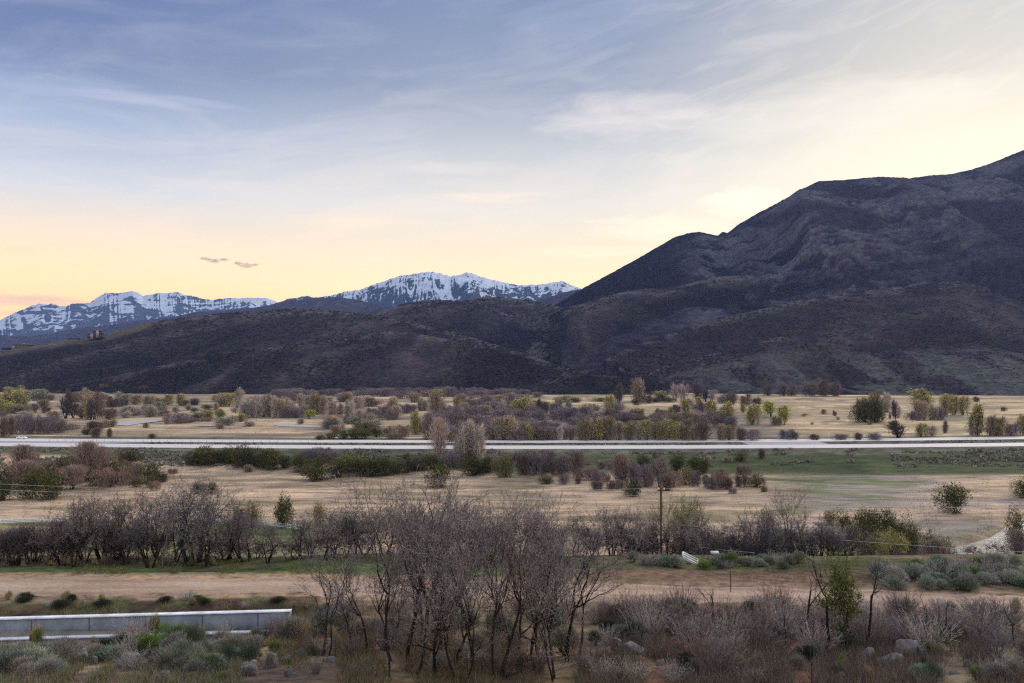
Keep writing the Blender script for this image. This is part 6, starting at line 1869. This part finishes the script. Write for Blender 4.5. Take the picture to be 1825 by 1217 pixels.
scatter_blades('tangled_brush', 7000, (1040, 1860), (1092, 1235), 0.5, 0.012, [(.16, .095, .075), (.12, .08, .07), (.21, .15, .125), (.19, .165, .14), (.10, .085, .05)], M_TWIG, notroad, lean=.55, clump=.36, k=7)
scatter_blades('tangled_undergrowth', 4200, (500, 1080), (1110, 1235), 0.42, 0.012, [(.17, .12, .085), (.20, .165, .10), (.13, .125, .05), (.15, .09, .06)], M_TWIG, notroad, lean=.55, clump=.40, k=7)
scatter_blades('bank_undergrowth', 3000, (-30, 520), (1150, 1235), 0.34, 0.014, [(.24, .20, .12), (.15, .17, .07), (.22, .215, .165), (.16, .12, .07)], M_LEAF, notroad, lean=.5, clump=.35, k=7)
scatter_blades('meadow_grass', 30000, (-30, 1860), (830, 1000), 0.22, 0.16, [(.36, .27, .18), (.28, .21, .15), (.24, .22, .12), (.4, .32, .22)], M_FAR, lambda X, Y, px: (Y > 150) & (np.abs(Y - creek_c(X)) > np.where(X > 86, 11, 0)), clump=.5, k=4)
scatter_blades('field_grass', 12000, (-30, 1860), (700, 779), 0.3, 0.6, [(.50, .37, .22), (.40, .30, .18), (.32, .25, .15), (.36, .25, .18)], M_FAR, lambda X, Y, px: Y > 405, clump=.52, k=4, lean=.9)
scatter_blades('roadside_sagebrush', 9000, (-30, 1860), (799, 832), 0.9, 0.42, [(.24, .225, .18), (.32, .30, .26), (.19, .18, .14), (.13, .14, .08)], M_FAR, lambda X, Y, px: (Y > 300) & (Y < hwy_near(X) - 8.5) & (vnoise(X / 16, Y / 5, 17) > .45), lean=.9, clump=.3, k=11)
scatter_blades('median_grass', 4200, (-30, 1860), (785, 795), 0.5, 0.3, [(.085, .085, .05), (.15, .13, .09), (.06, .065, .04), (.22, .18, .12)], M_FAR, lambda X, Y, px: (Y > hwy_near(X) + 7.6) & (Y < hwy_far(X) - 7.2) & (px > 262) & ~((px > 1325) & (px < 1485)), lean=.7, clump=.25, k=6)


# scrub oak over the hillsides: small upright clumps
def hill_scrub(name, ids, n, size, cols):
    rg = np.random.default_rng(77); mb = MB(); Ps = []; Sz = []
    for hi in ids:
        Xh, Yh, Zh, pxs = HILLS[hi]
        nu, nv = Xh.shape
        area = n[hi] if isinstance(n, dict) else n
        iu = rg.uniform(0, nu - 1.01, area); iv = rg.uniform(0, 1, area) ** 0.9 * (nv - 1.01)
        a, b_ = iu.astype(int), iv.astype(int); fu, fv = iu - a, iv - b_
        bl = lambda A: A[a, b_] * (1 - fu) * (1 - fv) + A[a + 1, b_] * fu * (1 - fv) + A[a, b_ + 1] * (1 - fu) * fv + A[a + 1, b_ + 1] * fu * fv
        P = np.stack([bl(Xh), bl(Yh), bl(Zh)], 1)
        ppx = CX + F * P[:, 0] / P[:, 1]
        m = (ppx > -40) & (ppx < 1870) & (fbm(P[:, 0] / 55, P[:, 1] / 75, 3, 88) > 0.46 - 0.1 * (rg.random(area)))
        m &= ~((ppx < 270) & (iv / nv > .84) & (hi == 7))
        if hi in (4,):
            m &= (fbm(P[:, 0] / 60, P[:, 1] / 90, 4, 66) < 0.44) | (fv * 0 + iv / nv > 0.7) | (rg.random(area) < .12)
        Ps.append(P[m])
    P = np.concatenate(Ps); k = 7; N = len(P)
    s = size * rg.uniform(.5, 1.4, N) * np.clip(P[:, 1] / 1500, .6, 1.6)
    B = np.repeat(P, k, 0); S = np.repeat(s, k)
    D = np.stack([rg.normal(size=N * k) * .55, rg.normal(size=N * k) * .55, np.ones(N * k)], 1)
    B = B + rg.normal(size=B.shape) * S[:, None] * X_([.45, .45, 0.0]); B[:, 2] -= 0.3
    cc = X_(cols)[rg.integers(0, len(cols), N)] * (1 + .3 * rg.normal(size=(N, 1))); cc = np.repeat(np.clip(cc, .015, .5), k, 0)
    mb.blades(B, D, S * rg.uniform(.7, 1.3, N * k), S * .9, cc)
    return tag(mb.build(name, M_FAR), kind='stuff')


hill_scrub('scrub_oak', [2, 3, 4, 5, 6, 7, 8], {2: 10000, 3: 13000, 4: 13000, 5: 8000, 6: 8000, 7: 20000, 8: 20000}, 2.2, [(.050, .038, .041), (.042, .032, .036), (.058, .046, .048), (.05, .048, .038), (.038, .034, .032)])
finish_labels()
for o in COL.objects:
    if len(str(o.get('label', '')).replace('-', ' ').split()) > 16 or len(str(o.get('label', 'a b c d')).split()) < 4:
        print('LABEL', o.name, o['label'])
# prototype meshes that ended up unused are dropped
for me in list(bpy.data.meshes):
    if me.users == 0:
        bpy.data.meshes.remove(me)
